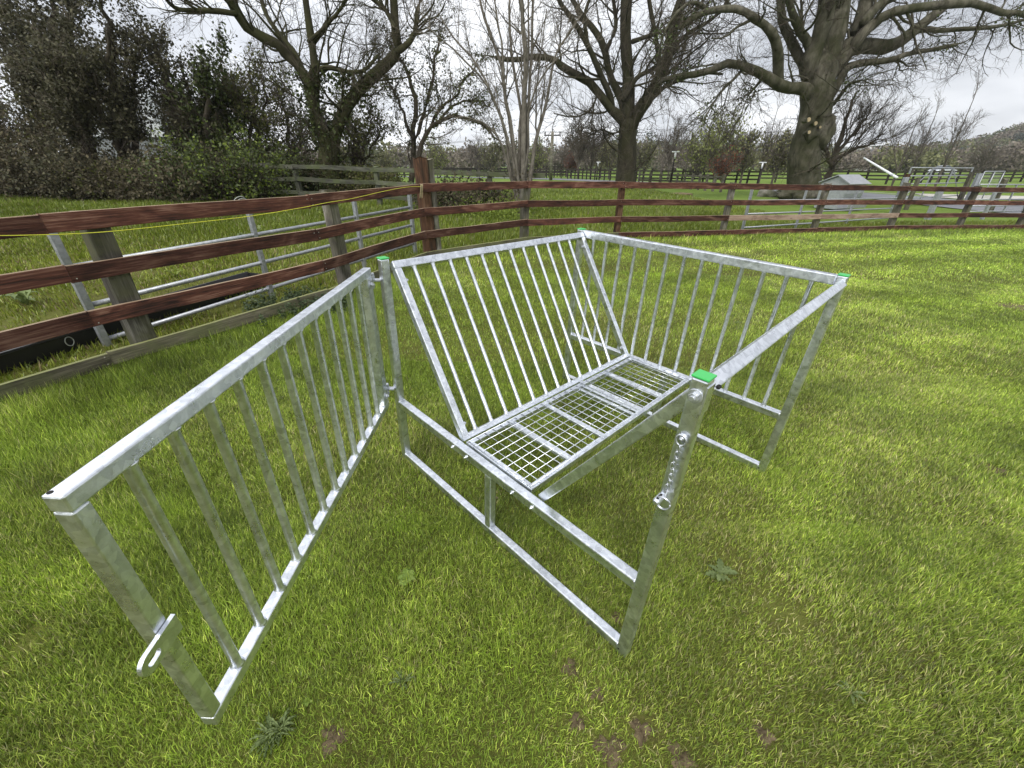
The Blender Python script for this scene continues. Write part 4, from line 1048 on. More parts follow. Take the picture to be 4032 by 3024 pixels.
for (u, v, r) in ((1745, 260, .10), (1760, 268, .09), (1746, 287, .08), (1770, 276, .06)):
    m = MB(); a = bp(u, v, -.75); m.tube([a+Vector((0, .3, 0)), a+Vector((-.03, -.10, .02))], r*1.1, 10); m.build('pruned_stub', B_BEECH, beech, smooth=False)
    m = MB(); m.tube([a+Vector((-.03, -.101, .02)), a+Vector((-.031, -.106, .02))], r*.9, 12); m.build('sawn_face', M_CUT, beech)
for i, (u, v, r, dy) in enumerate(((1712, 418, .55, -.5), (1765, 420, .5, -.5), (1738, 424, .6, -.9), (1700, 410, .35, .2), (1780, 414, .4, .1))):
    lump('root_flare', bp(u, v, dy), r, B_BEECH, beech, 30+i, (1.2, 1.0, .55))
# --- rocks and soil round the beech
M_ROCK = bark('mossy_rock', (.12, .115, .10), (.33, .31, .27), (.07, .08, .03), .4, 2)
for i, (u, v, r, lb) in enumerate(((1656, 425, .42, 'dark mossy boulder left of the beech, nearest the road'), (1683, 423, .33, 'pale rounded boulder at the left foot of the beech'),
        (1700, 427, .26, 'small pale stone between the left boulder and the beech trunk'), (1722, 430, .30, 'grey stone directly before the beech trunk'), (1775, 427, .28, 'low stone at the right foot of the beech'))):
    p = hit(u, v); o = lump('boulder', (p.x, p.y, p.z+r*.25), r, M_ROCK, None, 50+i, (1.25, 1, .75)); tag(o, lb, 'boulder', 'stones round the foot of the beech')
M_SOIL = bark('dry_soil', (.14, .10, .055), (.33, .26, .15), None, 0, 9)
p = hit(1468, 421); tag(lump('soil_mound', (p.x, p.y, p.z), .42, M_SOIL, None, 70, (1.5, 1, .28)), 'low tan mound of soil and dead grass in the field beyond the red fence', 'mound')
p = hit(1085, 478); rgx = np.random.default_rng(9)
C = rgx.normal(0, 1, (2600, 3))*np.array([.55, .35, .16])+np.array([0, 0, .2]); C = C[C[:, 2] > 0]
V, Fq_ = quads_np(C, .035, rgx, .35); o = npobj('fern_clump', V, [Fq_], L_SPRING); o.location = p; tag(o, 'bright green leafy clump at the foot of the hazel', 'plant')
# ================================================================== BACKGROUND
def atD(u, v, Y): return at(u, v, Y)
# hills: ridge given by picture bearings, built as solid land between a foot and a ridge distance
def hillmat(name, cols, patch=None):
    m, nt, P, L = newmat(name); p = wpos(nt); n = noise(nt, p, .05, 6, .7, .4); n2 = noise(nt, p, .010, 4, .6)
    c = ramp(nt, n, [(.36, cols[0]), (.52, cols[1]), (.66, cols[2])])
    if patch: c = mixc(nt, ramp(nt, n2, [(.53, (0,)*3), (.56, (1,)*3)]), c, patch)
    L(c, P.inputs['Base Color']); P.inputs['Roughness'].default_value = 1; P.inputs['Specular IOR Level'].default_value = 0
    return m
def hill(name, ridge, y0, y1, mat, amp, nf, seed):
    us = np.array([r[0] for r in ridge], float); vs = np.array([r[1] for r in ridge], float)
    N = 420; uu = np.linspace(us[0], us[-1], N); vv = np.interp(uu, us, vs)
    T = np.linspace(0, 1.25, 46); V = []
    dx = (uu*K-2016)/F
    for t in T:
        y = y0+(y1-y0)*t
        # ridge height at y1 along each bearing
        zt = []
        for u, v in zip(uu, vv): zt.append(at(u, v, y1).z)
        zt = np.array(zt); s = np.clip(t, 0, 1); prof = s*s*(3-2*s) if t <= 1 else 1-.35*(t-1)
        # X for a bearing at forward distance y
        r = np.array([ray(u, v) for u, v in zip(uu, vv)]); x = r[:, 0]/r[:, 1]*y
        z = -2+(zt+2)*prof+(fbm(x*nf, np.full(N, y)*nf, seed, 4)-.5)*amp*min(1, t*3)
        V.append(np.stack([x, np.full(N, y), z], 1))
    V = np.concatenate(V); nx = N; ny = len(T); i = np.arange((ny-1)*(nx-1)); r = i//(nx-1); c = i % (nx-1); a = r*nx+c
    return tag(npobj(name, V, [np.stack([a, a+1, a+nx+1, a+nx], 1)], mat, smooth=False), kind='structure')
far_hill = hill('hills', [(-300, 345), (300, 343), (700, 340), (1000, 336), (1180, 331), (1300, 322), (1400, 312), (1470, 303), (1530, 302), (1600, 309), (1700, 318), (1790, 321), (1900, 318), (2010, 326), (2120, 322), (2300, 320), (2480, 325)], 520, 900, hillmat('far_hill_woods', ((.115, .13, .125), (.155, .17, .15), (.20, .21, .17)), (.23, .27, .18)), 14, .035, 3)  # haze painted in as greyed hill colours
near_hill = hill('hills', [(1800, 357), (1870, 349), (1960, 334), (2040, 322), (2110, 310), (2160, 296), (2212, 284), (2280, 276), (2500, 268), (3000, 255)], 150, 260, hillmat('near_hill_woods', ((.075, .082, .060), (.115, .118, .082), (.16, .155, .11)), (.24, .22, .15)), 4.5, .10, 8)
# canopy standing on the near hill and the woods behind the field: nobody could count it
def canopy(name, spots, mats, seed, size, per):
    rg = np.random.default_rng(seed); Vs = {k: [] for k in range(len(mats))}; 
    for (x, y, z, w_, h_, mi) in spots:
        n = per; a = rg.normal(0, 1, (n, 3)); a /= np.linalg.norm(a, axis=1, keepdims=True); rr = rg.random(n)[:, None]**.45
        C = a*rr*np.array([w_/2, w_/2, h_/2])*(1+.25*np.sin(a[:, :1]*5+x))+np.array([x, y, z+h_*.52]); Vs[mi].append(C)
    L_ = []; b = 0; me = None; allV = []; allF = []; mi_ = []
    for k, C in Vs.items():
        if not C: continue
        C = np.concatenate(C); V, Fq_ = quads_np(C, size, rg, .55); allV.append(V); allF.append(Fq_+b); b += len(V); mi_ += [k]*len(Fq_)
    o = npobj(name, np.concatenate(allV), [np.concatenate(allF)], mats[0])
    for m_ in mats[1:]: o.data.materials.append(m_)
    o.data.polygons.foreach_set('material_index', np.array(mi_, np.int32)); return tag(o, kind='stuff')
LF1 = leafmat('bare_wood_haze', (.13, .11, .09), (.25, .215, .175), .15, .9); LF2 = leafmat('wood_green', (.085, .098, .055), (.17, .18, .10), .15, .8)  # distant woods coloured paler to stand for haze
LF3 = leafmat('conifer_dark', (.04, .052, .044), (.08, .095, .075), .05, .8); LF4 = leafmat('wood_olive', (.14, .15, .065), (.24, .24, .11), .2, .8)
rgb = random.Random(4); spots = []
def woodspot(u, Yv, h_, w_, mi, sink=.0):
    p = at(u, 372, Yv); spots.append((p.x, Yv, g(p.x, Yv)-sink, w_, h_, mi))
u = 380
while u < 2330:
    Yv = rgb.uniform(105, 150); 
    hh = rgb.uniform(4.0, 7.5)*(1.15 if 1200 < u < 1420 else .9 if u > 1700 else 1.0)
    woodspot(u, Yv, hh, rgb.uniform(5, 10), rgb.choice((0, 0, 0, 1, 3, 0))); u += rgb.uniform(5, 11)
for u in (1272, 1300, 1324, 1360, 1395, 1236, 1250): woodspot(u, rgb.uniform(150, 180), rgb.uniform(11, 15), rgb.uniform(4, 6), 2)
rgl = random.Random(8)
for k in range(70):
    a_ = math.radians(rgl.uniform(52, 88)); rr_ = rgl.uniform(55, 95); x_, y_ = -math.sin(a_)*rr_, math.cos(a_)*rr_
    spots.append((x_, y_, g(x_, y_), rgl.uniform(5, 9), rgl.uniform(5, 9), rgl.choice((0, 0, 1, 3))))
canopy('far_woodland', spots, [LF1, LF2, LF3, LF4], 5, .42, 330)
spots = []
for i in range(520):
    u = rgb.uniform(1830, 2500); t = rgb.random(); 
    y = 150+110*t; s = t*t*(3-2*t)
    vr = np.interp(u, [1800, 1870, 1960, 2040, 2110, 2160, 2212, 2280, 2500], [357, 349, 334, 322, 310, 296, 284, 276, 268])
    zt = at(u, vr, 260).z; r_ = ray(u, vr); x = r_.x/r_.y*y; z = -2+(zt+2)*s
    spots.append((x, y, z-1, rgb.uniform(5, 11), rgb.uniform(3, 5.5), rgb.choice((0, 1, 1, 0, 3, 2))))
canopy('hill_woodland', spots, [LF1, LF2, LF3, LF4], 6, .5, 150)
# --- young trees in the paddocks
LVF = [dict(k=9, t0=.25, t1=1, amin=.35, amax=.95, lmin=1.2, lmax=2.6, rfac=.5, rmin=.035, nseg=6, wig=.14, trop=(0, 0, .5)),
       dict(k=7, t0=.15, t1=1, amin=.4, amax=.9, lmin=.6, lmax=1.3, rfac=.5, rmin=.02, nseg=4, wig=.18, trop=(0, 0, .4)),
       dict(k=4, t0=.2, t1=1, amin=.4, amax=.9, lmin=.3, lmax=.7, rfac=.6, rmin=.012, nseg=3, wig=.2, trop=(0, 0, .3))]
LVA = [dict(k=6, t0=.3, t1=1, amin=.3, amax=.8, lmin=.9, lmax=1.9, rfac=.5, rmin=.018, nseg=6, wig=.12, trop=(0, 0, .6)),
       dict(k=5, t0=.2, t1=1, amin=.3, amax=.8, lmin=.5, lmax=1.1, rfac=.5, rmin=.011, nseg=4, wig=.15, trop=(0, 0, .5)),
       dict(k=3, t0=.3, t1=1, amin=.3, amax=.8, lmin=.25, lmax=.5, rfac=.6, rmin=.008, nseg=3, wig=.15, trop=(0, 0, .3))]
def stemset(base, h_, seed, spread=.5, n=5, r=.11):
    rg = np.random.default_rng(seed); b = np.array(base); out = []; S_ = 10
    t = np.linspace(0, 1, S_)[:, None]; fork = .3
    for i in range(n):
        a = 2*np.pi*i/n+rg.uniform(-.5, .5); sp_ = spread*h_*rg.uniform(.25, .6)*(0 if i == 0 else 1); hh = h_*(1 if i == 0 else rg.uniform(.6, .85))
        off = np.array([np.cos(a), np.sin(a), 0])*sp_*np.clip((t-.25)/.75, 0, 1)**1.1
        Q = b+np.array([0, 0, 1.])*t*hh+off+rg.normal(0, .02*h_/5, (S_, 3))*(t > .05)
        out.append((Q, (r*(1-.8*t[:, 0]))*(1 if i == 0 else .6)))
    return out
def proto(kind, seed, h_, spread, leaves):
    return lambda p, label, s=seed: tree('young_tree', p, label, 'tree', 'young trees in the paddocks', stemset(p, h_, s, spread, r=.07 if kind == 'airy' else .11), LVF if kind != 'airy' else LVA, B_FAR, B_FAR if kind != 'dark' else B_TWIG, s, leaves=leaves)
leafy = lambda mat, n: [('foliage', n, 1, .22, .11, mat, (.1, 1), .7)]
L_SPRB = leafmat('spring_leaf_far', (.17, .20, .06), (.30, .33, .11), .35); L_OLIB = leafmat('budding_leaf_far', (.14, .15, .07), (.24, .235, .11), .3)  # lighter copies of the leaf colours, standing in for haze
KINDS = {'airy': (5.6, .62, None, 'airy'), 'spire': (6.3, .22, None, 'airy'), 'bare': (4.6, .75, None, ''), 'twiggy': (6.0, .45, None, 'dark'), 'green': (4.8, .6, leafy(L_SPRB, 1300), ''), 'olive': (4.4, .7, leafy(L_OLIB, 1200), ''), 'red': (3.4, .6, leafy(L_RED, 700), ''), 'dark': (3.0, .6, leafy(L_DARK, 2200), '')}
TT = [ # u, v(base), distance, scale, kind, label
 (1065, 379, 62, .9, 'olive', 'small olive budding tree between the hazel and the old fence'),
 (945, 377, 60, .85, 'green', 'bright yellow green young tree seen left of the hazel, above the tall corner post'),
 (833, 380, 55, .62, 'olive', 'low rounded budding bush in the paddock behind the twin limbed tree'),
 (1035, 378, 66, 1.0, 'bare', 'bare round headed young tree just left of the hazel stems'),
 (1160, 380, 62, .85, 'green', 'yellow green leafy tree right of the hazel, just left of the utility pole'),
 (1224, 380, 68, .9, 'bare', 'bare pinkish young tree just right of the utility pole'),
 (1232, 381, 62, .7, 'red', 'small red leaved tree right of the utility pole'),
 (1248, 381, 60, 1.1, 'twiggy', 'bare upright tree directly right of the small red tree'),
 (1275, 382, 60, 1.15, 'bare', 'bare tree with pale stem behind the farthest lamp'),
 (1297, 382, 62, .95, 'twiggy', 'bare narrow tree midway between the farthest lamp and the ash trunk'),
 (1315, 382, 58, .9, 'olive', 'olive budding tree close left of the ash trunk'),
 (1390, 383, 58, .95, 'olive', 'brownish budding tree close right of the ash trunk'),
 (1425, 388, 44, 1.1, 'airy', 'large bare round headed tree left of the tall lamp, right of the ash'),
 (1442, 386, 50, .9, 'twiggy', 'dark slender tree close beside the tall lamp'),
 (1478, 388, 46, .95, 'airy', 'thin bare sapling right of the tall lamp'),
 (1512, 389, 42, 1.0, 'green', 'pale green leafy tree left of the copper tree'),
 (1545, 391, 38, .95, 'green', 'tall yellow green tree directly behind the small copper tree'),
 (1560, 393, 34, .62, 'red', 'small copper leaved tree in the paddock left of the beech'),
 (1600, 390, 42, .95, 'olive', 'olive rounded tree between the copper tree and the beech'),
 (1640, 391, 40, 1.0, 'spire', 'slender twiggy tree with upright shoots left of the beech trunk'),
 (1668, 391, 40, .9, 'olive', 'yellowish budding tree immediately left of the beech trunk'),
 (1500, 386, 55, .5, 'dark', 'small dark evergreen bush in the paddock between the tall lamp and the copper tree'),
 (1962, 392, 37, .9, 'spire', 'thin leaning bare tree above the white barrier pole foot'),
 (1930, 392, 38, 1.0, 'airy', 'airy bare round headed tree right of the white barrier pole'),
 (2025, 392, 34, 1.0, 'spire', 'slim pointed bare tree above the silver car'),
 (2105, 388, 52, .8, 'bare', 'distant bare tree at the foot of the right hill')]
protos = {}
for (u, v, Yv, sc, kd, lb) in TT:
    p = at(u, v, Yv); p.z = g(p.x, p.y)-.05
    if kd not in protos:
        h_, sp_, lf, dk = KINDS[kd]; o = proto(dk, 200+len(protos), h_, sp_, lf)(p, lb); o.scale = (sc,)*3; protos[kd] = o
    else:
        o = copy_tree(protos[kd]); o.location = p; o['label'] = lb; o.scale = (sc,)*3
    o.rotation_euler = (0, 0, u*1.7)
# big bushy bare tree close behind the beech
Yb = 27.0
LM = [limb([(1785, 400), (1792, 372), (1800, 345), (1812, 300), (1830, 250), (1850, 200)], Yb, .22, .05, .5, rg=rg0, wob=.04),
      limb([(1795, 360), (1785, 330), (1772, 290), (1790, 240)], Yb, .13, .03, -.5, rg=rg0, wob=.04),
      limb([(1797, 350), (1825, 310), (1860, 270), (1885, 225)], Yb, .13, .03, .6, rg=rg0, wob=.04),
      limb([(1800, 345), (1840, 325), (1880, 310), (1905, 290)], Yb, .10, .03, -.6, rg=rg0, wob=.04)]
tree('bare_tree', tuple(hit(1785, 412)), 'dense bare many branched tree directly behind the right side of the beech trunk', 'tree', GT, LM,
     [dict(k=16, t0=.2, t1=1, amin=.3, amax=.9, lmin=1.2, lmax=2.8, rfac=.5, rmin=.016, nseg=7, wig=.14, trop=(0, 0, .5)),
      dict(k=8, t0=.15, t1=1, amin=.3, amax=.9, lmin=.7, lmax=1.6, rfac=.5, rmin=.010, nseg=5, wig=.17, trop=(0, 0, .4)),
      dict(k=4, t0=.2, t1=1, amin=.35, amax=.9, lmin=.3, lmax=.7, rfac=.6, rmin=.008, nseg=3, wig=.2, trop=(0, 0, .3))], B_TWIG, B_TWIG, 17)

# --- left hedge: ivy clad trees and bramble bushes
GH = 'ivy clad trees of the left hedge'
def ivytree(u, vb, Yv, tops, label, seed, nleaf, size=.048, mat=None, r=.20, twk=7, tl=None):
    nleaf = int(nleaf*.36)
    base = at(u, vb, Yv); base.z = g(base.x, base.y)-.05; rg = np.random.default_rng(seed); lims = []
    bu = (u, vb)
    for i, tp in enumerate(tops):
        mid = (u+(tp[0]-u)*.35+rg.uniform(-10, 10), vb+(tp[1]-vb)*.42); mid2 = (u+(tp[0]-u)*.7+rg.uniform(-14, 14), vb+(tp[1]-vb)*.72)
        lims.append(limb([bu, mid, mid2, tp], Yv, r*(1 if i == 0 else .6), .03, rg.uniform(-1.5, 1.5), rg=rg, wob=.06))
    mat = mat or L_DARK
    return tree('ivy_tree', tuple(base), label, 'tree', GH, lims,
        [dict(k=11, t0=.10, t1=1, amin=.3, amax=.9, lmin=.6, lmax=1.5, rfac=.5, rmin=.014, nseg=6, wig=.2, trop=(0, 0, .7)),
         dict(k=twk, t0=.15, t1=1, amin=.4, amax=1.0, lmin=.5, lmax=1.1, rfac=.5, rmin=.008, nseg=5, wig=.22, trop=(0, 0, .4)),
         dict(k=4, t0=.2, t1=1, amin=.4, amax=1.0, lmin=.25, lmax=.6, rfac=.6, rmin=.006, nseg=3, wig=.22, trop=(0, 0, .3))], B_TWIG, B_TWG2, seed,
        leaves=[('ivy', nleaf, 1, .10, size, mat, (0, 1) if tl is None else tl, .6), ('ivy', nleaf//2, 0, .16, size, mat, (0, 1) if tl is None else tl, .6)])
ivytree(10, 400, 17, [(-70, 60), (-150, 150), (-20, 240)], 'dark ivy clad tree at the left edge of the picture', 301, 20000)
ivytree(120, 405, 16, [(10, -20), (62, 20), (20, 70), (90, 190)], 'tall dark ivy clad tree reaching out of the top left corner', 302, 30000)
ivytree(205, 405, 15, [(95, -60), (150, 15), (120, 120), (190, 200)], 'thick dark ivy tree second from the left corner with open sky at its top', 303, 32000)
ivytree(275, 405, 15.5, [(205, -30), (232, 70), (290, 150), (205, 160)], 'dark ivy tree with bare tips just left of the pale shed', 304, 26000, tl=(.1, 1, 99, 2.3))
ivytree(412, 405, 16, [(325, 70), (390, 140), (440, 200), (375, 220)], 'ivy tree right of the pale shed with a bare twiggy top', 305, 19000, tl=(.1, 1, 99, 2.0))
ivytree(470, 408, 16.5, [(440, 190), (480, 130), (515, 230), (455, 260)], 'greener ivy tree right of the shed and left of the old grey fence', 306, 17000, .06, L_IVY)
ivytree(555, 405, 17.5, [(540, 150), (575, 170), (600, 230), (520, 210), (560, 270)], 'slim leafy hedge tree behind the left end of the old grey fence', 307, 9000, .05, L_OLIVE, .12)
ivytree(630, 400, 18.5, [(610, 190), (650, 240), (690, 290), (620, 280)], 'thin bare hedge tree just left of the twin limbed tree', 308, 4500, .05, L_IVY, .1)
ivytree(770, 402, 17.5, [(760, 200), (800, 240), (745, 260), (820, 290)], 'clump of upright ivy stems right of the twin limbed tree', 309, 5000, .05, L_OLIVE, .12)
# bramble bushes along the hedge foot
def bush(u, v, Yv, w_, h_, mats, label, seed, n=9000):
    p = at(u, v, Yv); p.z = g(p.x, p.y); rg = np.random.default_rng(seed); o = empty('bush', p, label=label, cat='bush', group='bushes along the left hedge')
    N = 130; a = rg.uniform(0, 2*np.pi, N); P0 = np.stack([np.cos(a)*rg.random(N)*w_*.42, np.sin(a)*rg.random(N)*w_*.3, np.zeros(N)], 1)
    D = np.stack([np.cos(a)*.5, np.sin(a)*.5, np.ones(N)], 1); D /= np.linalg.norm(D, axis=1, keepdims=True)
    P_, R_ = grow(P0, D, rg.uniform(.5, 1.1, N)*h_, np.full(N, .014), 8, .16, (0, 0, -.5), rg); P2, R2 = spawn(P_, R_, 7, rg, .1, 1, .4, 1.2, .3, .8, .5, .006, 5, .2, (0, 0, -.1))
    V, Fq_ = cat2([tubes_np(P_, R_, 4), tubes_np(P2, R2, 3)]); npobj('stems', V, [Fq_], B_TWIG if mats[0] is not L_BROWN else B_TWG2, o)
    k = rg.integers(0, len(P2), n); C = P2[k, rg.integers(0, P2.shape[1], n)]+rg.normal(0, .09, (n, 3)); C = C[C[:, 2] > 0]
    V, Fq_ = quads_np(C, .045, rg, .6); npobj('foliage', V, [Fq_], mats[0], o)
    if len(mats) > 1:
        k = rg.integers(0, len(P2), n//3); C = P2[k, rg.integers(0, P2.shape[1], n//3)]+rg.normal(0, .09, (n//3, 3)); C = C[C[:, 2] > 0]
        V, Fq_ = quads_np(C, .045, rg, .6); npobj('foliage', V, [Fq_], mats[1], o)
    return o
for i, (u, v, Yv, w_, h_, ms, lb) in enumerate((
    (-60, 425, 15, 4.5, 3.6, [L_BROWN], 'brown twiggy thicket at the very left edge'),
    (40, 425, 15.5, 4.0, 3.2, [L_BROWN, L_OLIVE], 'tall brown bramble thicket at the left end of the hedge'),
    (130, 428, 14.5, 3.2, 1.9, [L_BROWN], 'brown bramble bush under the tall corner ivy tree'),
    (215, 430, 14.2, 3.0, 1.5, [L_DARK, L_BROWN], 'dark low bush left of the pale shed'),
    (300, 435, 14.0, 2.8, 1.0, [L_BROWN, L_OLIVE], 'low brown bramble patch left below the pale shed'),
    (370, 437, 14.0, 2.6, .95, [L_BROWN], 'low tangle of dead stems right below the pale shed'),
    (435, 438, 13.9, 2.6, 1.5, [L_BROWN, L_IVY], 'brown and green bush in front of the greener ivy tree'),
    (515, 432, 14.2, 2.6, 2.0, [L_IVY, L_SPRING], 'green leafy bush at the left end of the old grey fence'),
    (585, 405, 16.5, 2.6, 1.5, [L_IVY, L_BROWN], 'dark leafy bush behind the old grey fence'),
    (660, 402, 17.0, 2.4, 1.4, [L_IVY, L_BROWN], 'ivy bush round the foot of the twin limbed tree'),
    (800, 400, 17.0, 2.0, 1.0, [L_OLIVE, L_BROWN], 'low budding bush behind the old fence left of the corner post'),
    (1000, 470, 13.2, 2.4, .7, [L_BROWN, L_IVY], 'tangle of dead stems behind the fence between corner post and hazel'))):
    bush(u, v, Yv, w_, h_, ms, lb, 400+i)
# hedge stakes with wire
for i, (u, vt, vb, Yv, lb) in enumerate(((80, 392, 412, 15.0, 'thin pale stake at the far left of the hedge foot'), (107, 366, 412, 15.0, 'taller pale stake second from the left along the hedge foot'),
    (345, 388, 430, 13.8, 'pale stake in front of the hedge left of centre of the shed'), (370, 375, 432, 13.6, 'leaning pale stake in the hedge under the shed'),
    (384, 392, 428, 13.8, 'short broken stake just right of the leaning stake'), (437, 360, 400, 13.8, 'leaning stake with a sawn top in front of the greener ivy tree'))):
    a = at(u, vt, Yv); b = Vector((a.x+.1, a.y, g(a.x, a.y)-.05)); o = stake('stake', b, a.z-b.z, .07, M_POST, None, 500+i, (1, 0), ((a.x-b.x)/(a.z-b.z)-(.25 if 'leaning' in lb else 0), 0), .9, 8); tag(o, lb, 'stake', 'stakes along the hedge foot')
# pale shed behind the hedge
p = at(350, 373, 23); shed = empty('shed', (p.x, p.y, g(p.x, p.y)), (0, 0, R(12)), 'pale corrugated shed half hidden behind the left hedge', 'shed')
M_SHED = plain('pale_sheet_cladding', (.33, .35, .36), .5, .1, .1, 2); M_ROOF = plain('white_roof_sheets', (.72, .75, .76), .5, .0, .06, 2)
m = MB(); m.box((-.6, 0, 1.0), (3.6, 3, 2.2)); m.build('wall', M_SHED, shed)
m = MB(); prism(m, [(-2.6, 2.12), (1.4, 2.12), (1.0, 3.9), (-.4, 3.9)], -1.6, .4); m.build('roof', M_ROOF, shed)
m = MB()
for k in range(30): m.box((-2.35+k*.12, -1.505, 1.0), (.03, .02, 2.2))
m.build('cladding_ribs', M_SHED, shed)

# --- distant fences
def farfence(pts, npost, label, hgt=1.15, rails=3, mat=M_DARKW, Ys=None, pw=.13):
    P = [hit(u, v) if Y is None else at(u, v, Y) for (u, v, Y) in pts]
    for p in P: p.z = g(p.x, p.y)
    o = empty('paddock_fence', P[0], label=label, cat='fence', group='dark paddock fences'); b = P[0]
    seg = [(P[i+1]-P[i]).length for i in range(len(P)-1)]; tot = sum(seg)
    def pos(s):
        s *= tot
        for i, l in enumerate(seg):
            if s <= l or i == len(seg)-1: q = P[i].lerp(P[i+1], min(1, s/l)); q.z = g(q.x, q.y); return q
            s -= l
    pp = [pos(i/(npost-1)) for i in range(npost)]
    for q in pp: m = MB(); m.beam(q-b+Vector((0, 0, -.05)), q-b+Vector((0, 0, hgt+.08)), pw, pw, (0, 1, 0)); m.build('post', mat, o)
    for r in range(rails):
        h = hgt-.1-(hgt-.2)*r/rails; m = MB()
        for i in range(npost-1):
            a_, b_ = pp[i]-b, pp[i+1]-b; dd_ = (b_-a_).normalized(); nv = Vector((dd_.y, -dd_.x, 0))*(pw/2+.02)
            m.beam(a_+nv+dd_*.002+Vector((0, 0, h)), b_+nv-dd_*.002+Vector((0, 0, h)), .04, .13)
        m.build('rail', mat, o)
farfence([(1120, 378, 62), (1225, 379, 60), (1300, 383, 52), (1400, 386, 46), (1500, 387, 45), (1640, 388, 43)], 34, 'dark post and rail fence crossing the paddock behind the ash tree')
farfence([(1640, 386, 48), (1780, 385, 47), (1940, 387, 43), (2060, 386, 47), (2230, 384, 50)], 22, 'dark post and rail fence running behind the beech to the right edge')
farfence([(745, 385, 60), (860, 385, 62), (960, 384, 66), (1120, 384, 70)], 24, 'long dark paddock fence left of the hazel in the distance')
farfence([(740, 380, 86), (880, 380, 86), (1110, 380, 90)], 26, 'farther thin paddock fence behind the long dark one on the left')
farfence([(1380, 389, 36), (1440, 390, 35), (1500, 393, 32), (1560, 397, 29)], 11, 'pale low post and rail fence beside the drive between ash and beech', .95, 2, M_POST)
farfence([(1120, 380, 72), (1165, 380, 71), (1222, 380, 70)], 18, 'dark close boarded paddock fence just left of the utility pole', 1.5, 6)

# --- utility pole with wires, lamps
p = at(1190, 379, 52); top = at(1190, 284, 52); up_ = empty('utility_pole', (p.x, p.y, g(p.x, p.y)), label='wooden utility pole with a short crossarm right of the hazel', cat='utility pole')
hh = top.z-g(p.x, p.y); m = MB(); m.tube([Vector((0, 0, 0)), Vector((0, 0, hh))], [.20, .15], 10); m.build('pole', M_POST, up_, smooth=True)
m = MB(); m.beam((-.9, 0, hh-.35), (.9, 0, hh-.35), .1, .12); m.build('crossarm', M_DARKW, up_)
for x in (-.8, 0, .8):
    m = MB(); m.tube([(x, 0, hh-.3 if x else hh), (x, 0, hh-.02 if x else hh+.25)], .06, 8); m.build('insulator', M_BLACK, up_)
    for (ex, ey, ez) in ((60, 26, 4.5), (-70, 45, 1.)):
        q0 = Vector((x, 0, hh)); q1 = Vector((ex+x, ey, hh+ez)); m = MB(); m.tube([q0.lerp(q1, t/12)+Vector((0, 0, -1.6*4*(t/12)*(1-t/12))) for t in range(13)], .012, 4); m.build('wire', M_BLACK, up_)
def lamp(u, vt, vb, Yv, label):
    t = at(u, vt, Yv); b = Vector((t.x, t.y, g(t.x, t.y))); o = empty('lamp_post', b, label=label, cat='lamp post', group='lamp posts along the drive'); hh = t.z-b.z
    m = MB(); m.tube([(0, 0, 0), (0, 0, hh)], [.07, .045], 10); m.build('pole', M_DARKW, o, smooth=True)
    m = MB(); m.box((.02, 0, hh+.03), (.46, .3, .07)); m.build('lamp_head', M_WHITE, o, bevel=.02)
    m = MB(); m.tube([(-.02, -.1, hh-.02), (-.02, -.1, hh-.4)], [.07, .045], 10); m.build('lamp_glass', M_WHITE, o, smooth=True)
lamp(1459, 329, 390, 33, 'tall lamp post with a flat white head right of the ash')
lamp(1979-687, 351, 384, 55, 'small distant lamp post with a white head left of the ash')
lamp(1647, 352, 390, 36, 'lamp post with a small pale head left of the beech trunk')

# --- cars far off
def car(u, v, Yv, rz, col, label, name='parked_car', sc=1.):
    p = at(u, v, Yv); o = empty(name, (p.x, p.y, g(p.x, p.y)), (0, 0, rz), label, 'car'); o.scale = (sc,)*3; mt = plain('car_paint_'+name, col, .25, .4, .02)
    body = [(-2.1, .32), (-2.15, .62), (-2.0, .88), (-1.3, .98), (.85, .97), (1.75, .86), (2.1, .66), (2.12, .34)]
    m = MB(); prism(m, body, -.88, .88); m.build('body', mt, o, bevel=.06, seg=3)
    m = MB(); n0 = [(-1.5, .97), (-.95, 1.40), (-.1, 1.48), (.55, 1.40), (1.15, .96)]; vs = [(x, -.80+.16*(z > 1.2), z) for x, z in n0]+[(x, .80-.16*(z > 1.2), z) for x, z in n0]
    m.add(vs, [(0, 1, 2, 3, 4)[::-1], (5, 6, 7, 8, 9)]+[(i, (i+1) % 5, 5+(i+1) % 5, 5+i) for i in range(5)]); gl = plain('car_glass', (.03, .04, .05), .08, 0); m.build('window', gl, o)
    m = MB(); vs = [(x, y, z) for x, z in ((-.95, 1.405), (-.1, 1.485), (.55, 1.405)) for y in (-.66, .66)]; m.add([(x, y, z+.012) for x, y, z in vs]+[(x, y, z+.05) for x, y, z in vs], [(0, 1, 3, 2), (2, 3, 5, 4), (6, 8, 9, 7), (8, 10, 11, 9), (0, 2, 8, 6), (2, 4, 10, 8), (1, 7, 9, 3), (3, 9, 11, 5), (0, 6, 7, 1), (4, 5, 11, 10)]); m.build('roof', mt, o)
    for x in (-1.35, 1.3):
        for y in (-.84, .84):
            m = MB(); m.tube([(x, y-.1, .32), (x, y+.1, .32)], .32, 18); wh = m.build('wheel', M_BLACK, o, smooth=False); m = MB(); s_ = 1 if y > 0 else -1; m.tube([(x, y+.10*s_, .32), (x, y+.115*s_, .32)], .19, 12); m.build('rim', M_GATE, wh)
    for y in (-.6, .6): m = MB(); m.box((2.08, y, .68), (.08, .35, .14)); m.build('headlight', M_WHITE, o, bevel=.02)
car(2030, 384, 84, R(8), (.55, .57, .60), 'silver car parked beyond the tall galvanised gate on the right')
car(640, 368, 62, R(-15), (.75, .76, .78), 'white car far off behind the hedge left of the twin limbed tree', 'white_car')
